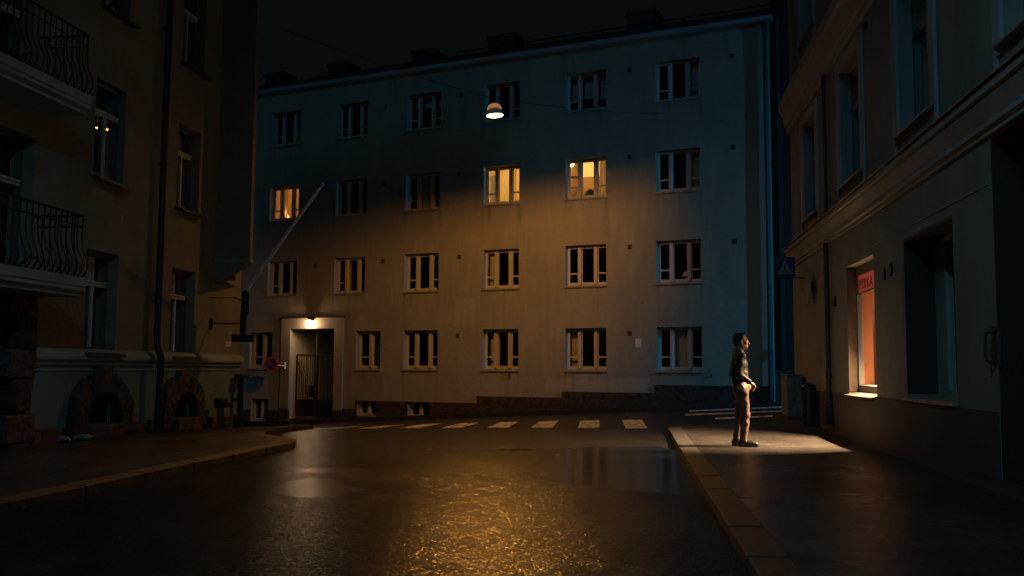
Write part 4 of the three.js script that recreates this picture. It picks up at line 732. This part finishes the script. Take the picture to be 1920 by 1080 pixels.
// ================================================================ the person on the pavement
function nets(f, lo, hi, h) {                                       // a smooth skin round the zero level of f
  const n = [0, 1, 2].map((k) => Math.ceil((hi[k] - lo[k]) / h) + 1), [nx, ny, nz] = n, val = new Float32Array(nx * ny * nz), at = (i, j, k) => (k * ny + j) * nx + i;
  for (let k = 0; k < nz; k++) for (let j = 0; j < ny; j++) for (let i = 0; i < nx; i++) val[at(i, j, k)] = f(lo[0] + i * h, lo[1] + j * h, lo[2] + k * h);
  const id = new Int32Array(nx * ny * nz).fill(-1), pos = [], idx = [];
  const E = [[0, 1], [2, 3], [4, 5], [6, 7], [0, 2], [1, 3], [4, 6], [5, 7], [0, 4], [1, 5], [2, 6], [3, 7]];
  for (let k = 0; k < nz - 1; k++) for (let j = 0; j < ny - 1; j++) for (let i = 0; i < nx - 1; i++) {
    const v = []; let s = 0; for (let c = 0; c < 8; c++) { v[c] = val[at(i + (c & 1), j + ((c >> 1) & 1), k + (c >> 2))]; if (v[c] < 0) s++; }
    if (s === 0 || s === 8) continue;
    let x = 0, y = 0, z = 0, m = 0;
    for (const [a, b] of E) if ((v[a] < 0) !== (v[b] < 0)) { const t = v[a] / (v[a] - v[b]); x += lerp(a & 1, b & 1, t); y += lerp((a >> 1) & 1, (b >> 1) & 1, t); z += lerp(a >> 2, b >> 2, t); m++; }
    id[at(i, j, k)] = pos.length / 3; pos.push(lo[0] + (i + x / m) * h, lo[1] + (j + y / m) * h, lo[2] + (k + z / m) * h);
  }
  const quad = (a, b, c, d, flip) => { if (a < 0 || b < 0 || c < 0 || d < 0) return; if (flip) idx.push(a, c, b, a, d, c); else idx.push(a, b, c, a, c, d); };
  for (let k = 1; k < nz - 1; k++) for (let j = 1; j < ny - 1; j++) for (let i = 1; i < nx - 1; i++) {
    const s = val[at(i, j, k)] < 0;
    if (s !== val[at(i + 1, j, k)] < 0) quad(id[at(i, j - 1, k - 1)], id[at(i, j, k - 1)], id[at(i, j, k)], id[at(i, j - 1, k)], !s);
    if (s !== val[at(i, j + 1, k)] < 0) quad(id[at(i - 1, j, k - 1)], id[at(i - 1, j, k)], id[at(i, j, k)], id[at(i, j, k - 1)], !s);
    if (s !== val[at(i, j, k + 1)] < 0) quad(id[at(i - 1, j - 1, k)], id[at(i, j - 1, k)], id[at(i, j, k)], id[at(i - 1, j, k)], !s);
  }
  const g = new THREE.BufferGeometry(); g.setAttribute('position', new THREE.Float32BufferAttribute(pos, 3)); g.setIndex(idx); g.computeVertexNormals(); return g;
}
const smin = (a, b, k) => { const h = Math.max(k - Math.abs(a - b), 0) / k; return Math.min(a, b) - h * h * k * 0.25; };
const cap = (x, y, z, a, b, ra, rb) => { const dx = b[0] - a[0], dy = b[1] - a[1], dz = b[2] - a[2], t = clamp(((x - a[0]) * dx + (y - a[1]) * dy + (z - a[2]) * dz) / (dx * dx + dy * dy + dz * dz), 0, 1); return Math.hypot(x - a[0] - dx * t, y - a[1] - dy * t, z - a[2] - dz * t) - lerp(ra, rb, t); };
const ell = (x, y, z, c, r) => { const px = (x - c[0]) / r[0], py = (y - c[1]) / r[1], pz = (z - c[2]) / r[2], k = Math.hypot(px, py, pz), q = Math.hypot(px / r[0], py / r[1], pz / r[2]); return q < 1e-9 ? -Math.min(...r) : (k * (k - 1)) / q; };
{
  const [PX, PD] = [3.775, 15.53];
  const who = thing('person', 'person in a dark leather jacket and brown trousers facing the lit shop window', 'person', [PX, base(PX, PD) + LIFT + 0.002, -PD], -0.06);
  std('skin', [0.42, 0.19, 0.11], 0.55); std('hair', [0.022, 0.014, 0.01], 0.55); std('leather', [0.02, 0.018, 0.018], 0.5, { specularIntensity: 0.4 });
  std('trousers', [0.085, 0.043, 0.03], 0.85); std('boot', [0.018, 0.016, 0.016], 0.22); std('hood', [0.33, 0.21, 0.10], 0.9); std('shirt', [0.50, 0.36, 0.16], 0.85);
  const head = (x, y, z) => {
    const az = Math.abs(z);
    let d = ell(x, y, z, [-0.005, 1.735, 0], [0.098, 0.098, 0.078]);
    d = smin(d, ell(x, y, z, [0.045, 1.68, 0], [0.07, 0.092, 0.06]), 0.035);
    d = smin(d, cap(x, y, az, [0.005, 1.655, 0.05], [0.085, 1.612, 0.012], 0.026, 0.026), 0.03);
    d = smin(d, cap(x, y, z, [0.108, 1.718, 0], [0.135, 1.678, 0], 0.008, 0.014), 0.014);
    d = smin(d, ell(x, y, az, [0.128, 1.672, 0.012], [0.012, 0.009, 0.009]), 0.008);
    d = smin(d, cap(x, y, az, [0.1, 1.738, 0.012], [0.085, 1.735, 0.045], 0.013, 0.011), 0.014);
    d = smin(d, ell(x, y, z, [0.106, 1.65, 0], [0.014, 0.007, 0.022]), 0.006);
    d = smin(d, ell(x, y, z, [0.104, 1.637, 0], [0.014, 0.008, 0.018]), 0.006);
    d = smin(d, ell(x, y, az, [0.07, 1.69, 0.045], [0.03, 0.03, 0.02]), 0.02);
    d = Math.max(d, -(Math.hypot(x - 0.112, y - 1.716, az - 0.034) - 0.013));
    d = smin(d, ell(x, y, az, [-0.008, 1.695, 0.079], [0.02, 0.033, 0.011]), 0.008);
    d = smin(d, cap(x, y, z, [-0.035, 1.46, 0], [-0.005, 1.63, 0], 0.062, 0.052), 0.03);
    return d;
  };
  const S = { sh: [-0.035, 1.455, 0.19], el: [-0.085, 1.17, 0.26], wr: [0.105, 1.035, 0.205], hip: [-0.015, 0.95, 0.09] };
  const legs = [{ z: 0.1, kn: [0.035, 0.52], an: [0.0, 0.1] }, { z: -0.09, kn: [-0.01, 0.52], an: [-0.075, 0.1] }];
  const hand = (x, y, z) => {                                       // knuckles at the pocket edge, thumb along the side
    const az = Math.abs(z); let d = ell(x, y, az, [0.145, 1.0, 0.2], [0.034, 0.042, 0.018]);
    for (let k = 0; k < 4; k++) { const o = -0.026 + k * 0.017; d = smin(d, Math.min(cap(x, y, az, [0.15 + o * 0.5, 0.98 + o * 0.7, 0.205], [0.168 + o * 0.4, 0.94 + o * 0.6, 0.196], 0.0095, 0.009), cap(x, y, az, [0.168 + o * 0.4, 0.94 + o * 0.6, 0.196], [0.16 + o * 0.4, 0.915 + o * 0.5 - 0.004 * (k % 3), 0.17], 0.009, 0.007)), 0.006); }
    d = smin(d, Math.min(cap(x, y, az, [0.14, 1.01, 0.215], [0.172, 0.995, 0.222], 0.012, 0.0105), cap(x, y, az, [0.172, 0.995, 0.222], [0.192, 0.965, 0.212], 0.0105, 0.008)), 0.008);
    return smin(d, cap(x, y, az, [0.1, 1.04, 0.206], [0.135, 1.012, 0.202], 0.026, 0.026), 0.015);
  };
  const bodyCore = (x, y, z) => {
    const az = Math.abs(z); let d = ell(x, y, z, [-0.015, 1.32, 0], [0.1, 0.19, 0.155]);
    d = smin(d, ell(x, y, z, [0, 1.05, 0], [0.095, 0.15, 0.135]), 0.06);
    d = smin(d, cap(x, y, az, S.sh, S.el, 0.048, 0.042), 0.05); d = smin(d, cap(x, y, az, S.el, S.wr, 0.04, 0.028), 0.02);
    for (const l of legs) { d = smin(d, cap(x, y, z, [S.hip[0], S.hip[1], l.z], [...l.kn, l.z], 0.085, 0.055), 0.04); d = smin(d, cap(x, y, z, [...l.kn, l.z], [...l.an, l.z], 0.052, 0.04), 0.03); }
    return smin(d, cap(x, y, z, [-0.04, 1.44, 0], [-0.01, 1.62, 0], 0.06, 0.05), 0.04);
  };
  const body = join([nets(bodyCore, [-0.2, 0.06, -0.34], [0.2, 1.6, 0.34], 0.014), nets(head, [-0.13, 1.47, -0.11], [0.17, 1.86, 0.11], 0.0045), nets((x, y, z) => (z < 0 ? 1 : hand(x, y, z)), [0.08, 0.89, 0.14], [0.22, 1.08, 0.25], 0.0035), nets((x, y, z) => (z > 0 ? 1 : hand(x, y, z)), [0.08, 0.89, -0.25], [0.22, 1.08, -0.14], 0.0035)].map((g) => g));
  mesh('body', body, M.skin, who);
  const fold = (x, y, z, k, a) => a * (noise3(x * k, y * k * 1.5, z * k, 401) - 0.5);
  const jacket = (x, y, z) => {
    const az = Math.abs(z); let d = ell(x, y, z, [-0.03, 1.31, 0], [0.13, 0.215, 0.185]);
    d = smin(d, ell(x, y, z, [-0.02, 1.12, 0], [0.134, 0.2, 0.165]), 0.06);
    d = smin(d, cap(x, y, z, [-0.04, 1.47, 0.12], [-0.04, 1.47, -0.12], 0.06, 0.06), 0.05);
    d = smin(d, cap(x, y, az, S.sh, S.el, 0.076, 0.066), 0.035); d = smin(d, cap(x, y, az, S.el, [0.085, 1.05, 0.21], 0.062, 0.046), 0.02);
    const ring = Math.hypot(Math.hypot(x + 0.03, z) - 0.075, (y - 1.545 + (x + 0.03) * 0.28) * 0.6) - 0.02; d = smin(d, ring, 0.02);
    d = Math.max(d, -(cap(x, y, z, [-0.025, 1.52, 0], [-0.01, 1.7, 0], 0.058, 0.075)));
    d += fold(x, y, z, 9, 0.018) + fold(x + 5, y * 1.6, z, 22, 0.006);
    return Math.max(d, 0.985 - y + 0.02 * noise2(x * 9, z * 9));
  };
  mesh('jacket', nets(jacket, [-0.24, 0.94, -0.38], [0.2, 1.64, 0.38], 0.0095), M.leather, who);
  mesh('shirt', nets((x, y, z) => Math.max(ell(x, y, z, [0.03, 1.04, 0], [0.098, 0.11, 0.085]), 0.945 - y), [-0.1, 0.9, -0.16], [0.2, 1.26, 0.16], 0.01), M.shirt, who);
  const trousers = (x, y, z) => {
    let d = ell(x, y, z, [-0.015, 0.93, 0], [0.126, 0.14, 0.155]);
    for (const l of legs) { d = smin(d, cap(x, y, z, [S.hip[0] + 0.015, 0.88, l.z], [...l.kn, l.z], 0.1, 0.076), 0.03); d = smin(d, cap(x, y, z, [...l.kn, l.z], [l.an[0], 0.12, l.z], 0.074, 0.062), 0.03); }
    d += fold(x, y, z, 9, 0.022) + fold(x + 3, y, z, 30, 0.006);
    return Math.max(d, 0.1 - y + 0.012 * Math.sin(x * 40 + z * 30), y - 1.04);
  };
  mesh('trousers', nets(trousers, [-0.22, 0.06, -0.25], [0.22, 1.08, 0.25], 0.0105), M.trousers, who);
  for (const l of legs) mesh('boot', nets((x, y, z) => { const a = l.an[0]; let d = cap(x, y, z, [a - 0.035, 0.055, l.z], [a + 0.2, 0.038, l.z + 0.012], 0.05, 0.041); d = smin(d, ell(x, y, z, [a + 0.1, 0.055, l.z + 0.004], [0.1, 0.05, 0.047]), 0.03); d = smin(d, cap(x, y, z, [a - 0.005, 0.06, l.z], [a - 0.005, 0.17, l.z], 0.05, 0.052), 0.03); const sole = Math.max(ell(x, y, z, [a + 0.085, 0.012, l.z + 0.006], [0.168, 0.03, 0.056]), y - 0.024); return Math.max(Math.min(d, sole), -y); }, [l.an[0] - 0.12, -0.012, l.z - 0.09], [l.an[0] + 0.28, 0.24, l.z + 0.09], 0.0075), M.boot, who);
  const hair = (x, y, z) => {
    let d = ell(x, y, z, [-0.016, 1.742, 0], [0.108, 0.104, 0.085]);
    d = smin(d, ell(x, y, z, [-0.075, 1.815, 0], [0.045, 0.035, 0.05]), 0.03);
    d = smin(d, ell(x, y, z, [0.05, 1.825, 0.0], [0.055, 0.03, 0.055]), 0.04);
    d = smin(d, ell(x, y, z, [-0.075, 1.68, 0], [0.045, 0.07, 0.06]), 0.03);
    d += 0.018 * (noise3(x * 30, y * 22, z * 34, 55) - 0.5) + 0.01 * (noise3(x * 80, y * 60, z * 80, 57) - 0.5);
    const face = (x - 0.03) * 0.86 - (y - 1.785) * 0.5;
    const ear = Math.hypot((x - 0.02) / 1.2, y - 1.69) - 0.045;
    return Math.max(d, face, -Math.max(ear, 0.07 - Math.abs(z)), 1.625 - y);
  };
  mesh('hair', nets(hair, [-0.17, 1.59, -0.125], [0.14, 1.9, 0.125], 0.005), M.hair, who);
  for (const z of [0.034, -0.034]) mesh('eye', new THREE.SphereGeometry(0.0105, 12, 8).translate(0.101, 1.716, z), M.white, who);
  mesh('hood', nets((x, y, z) => ell(x, y, z, [-0.105, 1.545, 0], [0.045, 0.05, 0.085]) + fold(x, y, z, 22, 0.02), [-0.19, 1.44, -0.14], [-0.02, 1.64, 0.14], 0.009), M.hood, who);
}
scene.updateMatrixWorld(true);
renderer.render(scene, camera);
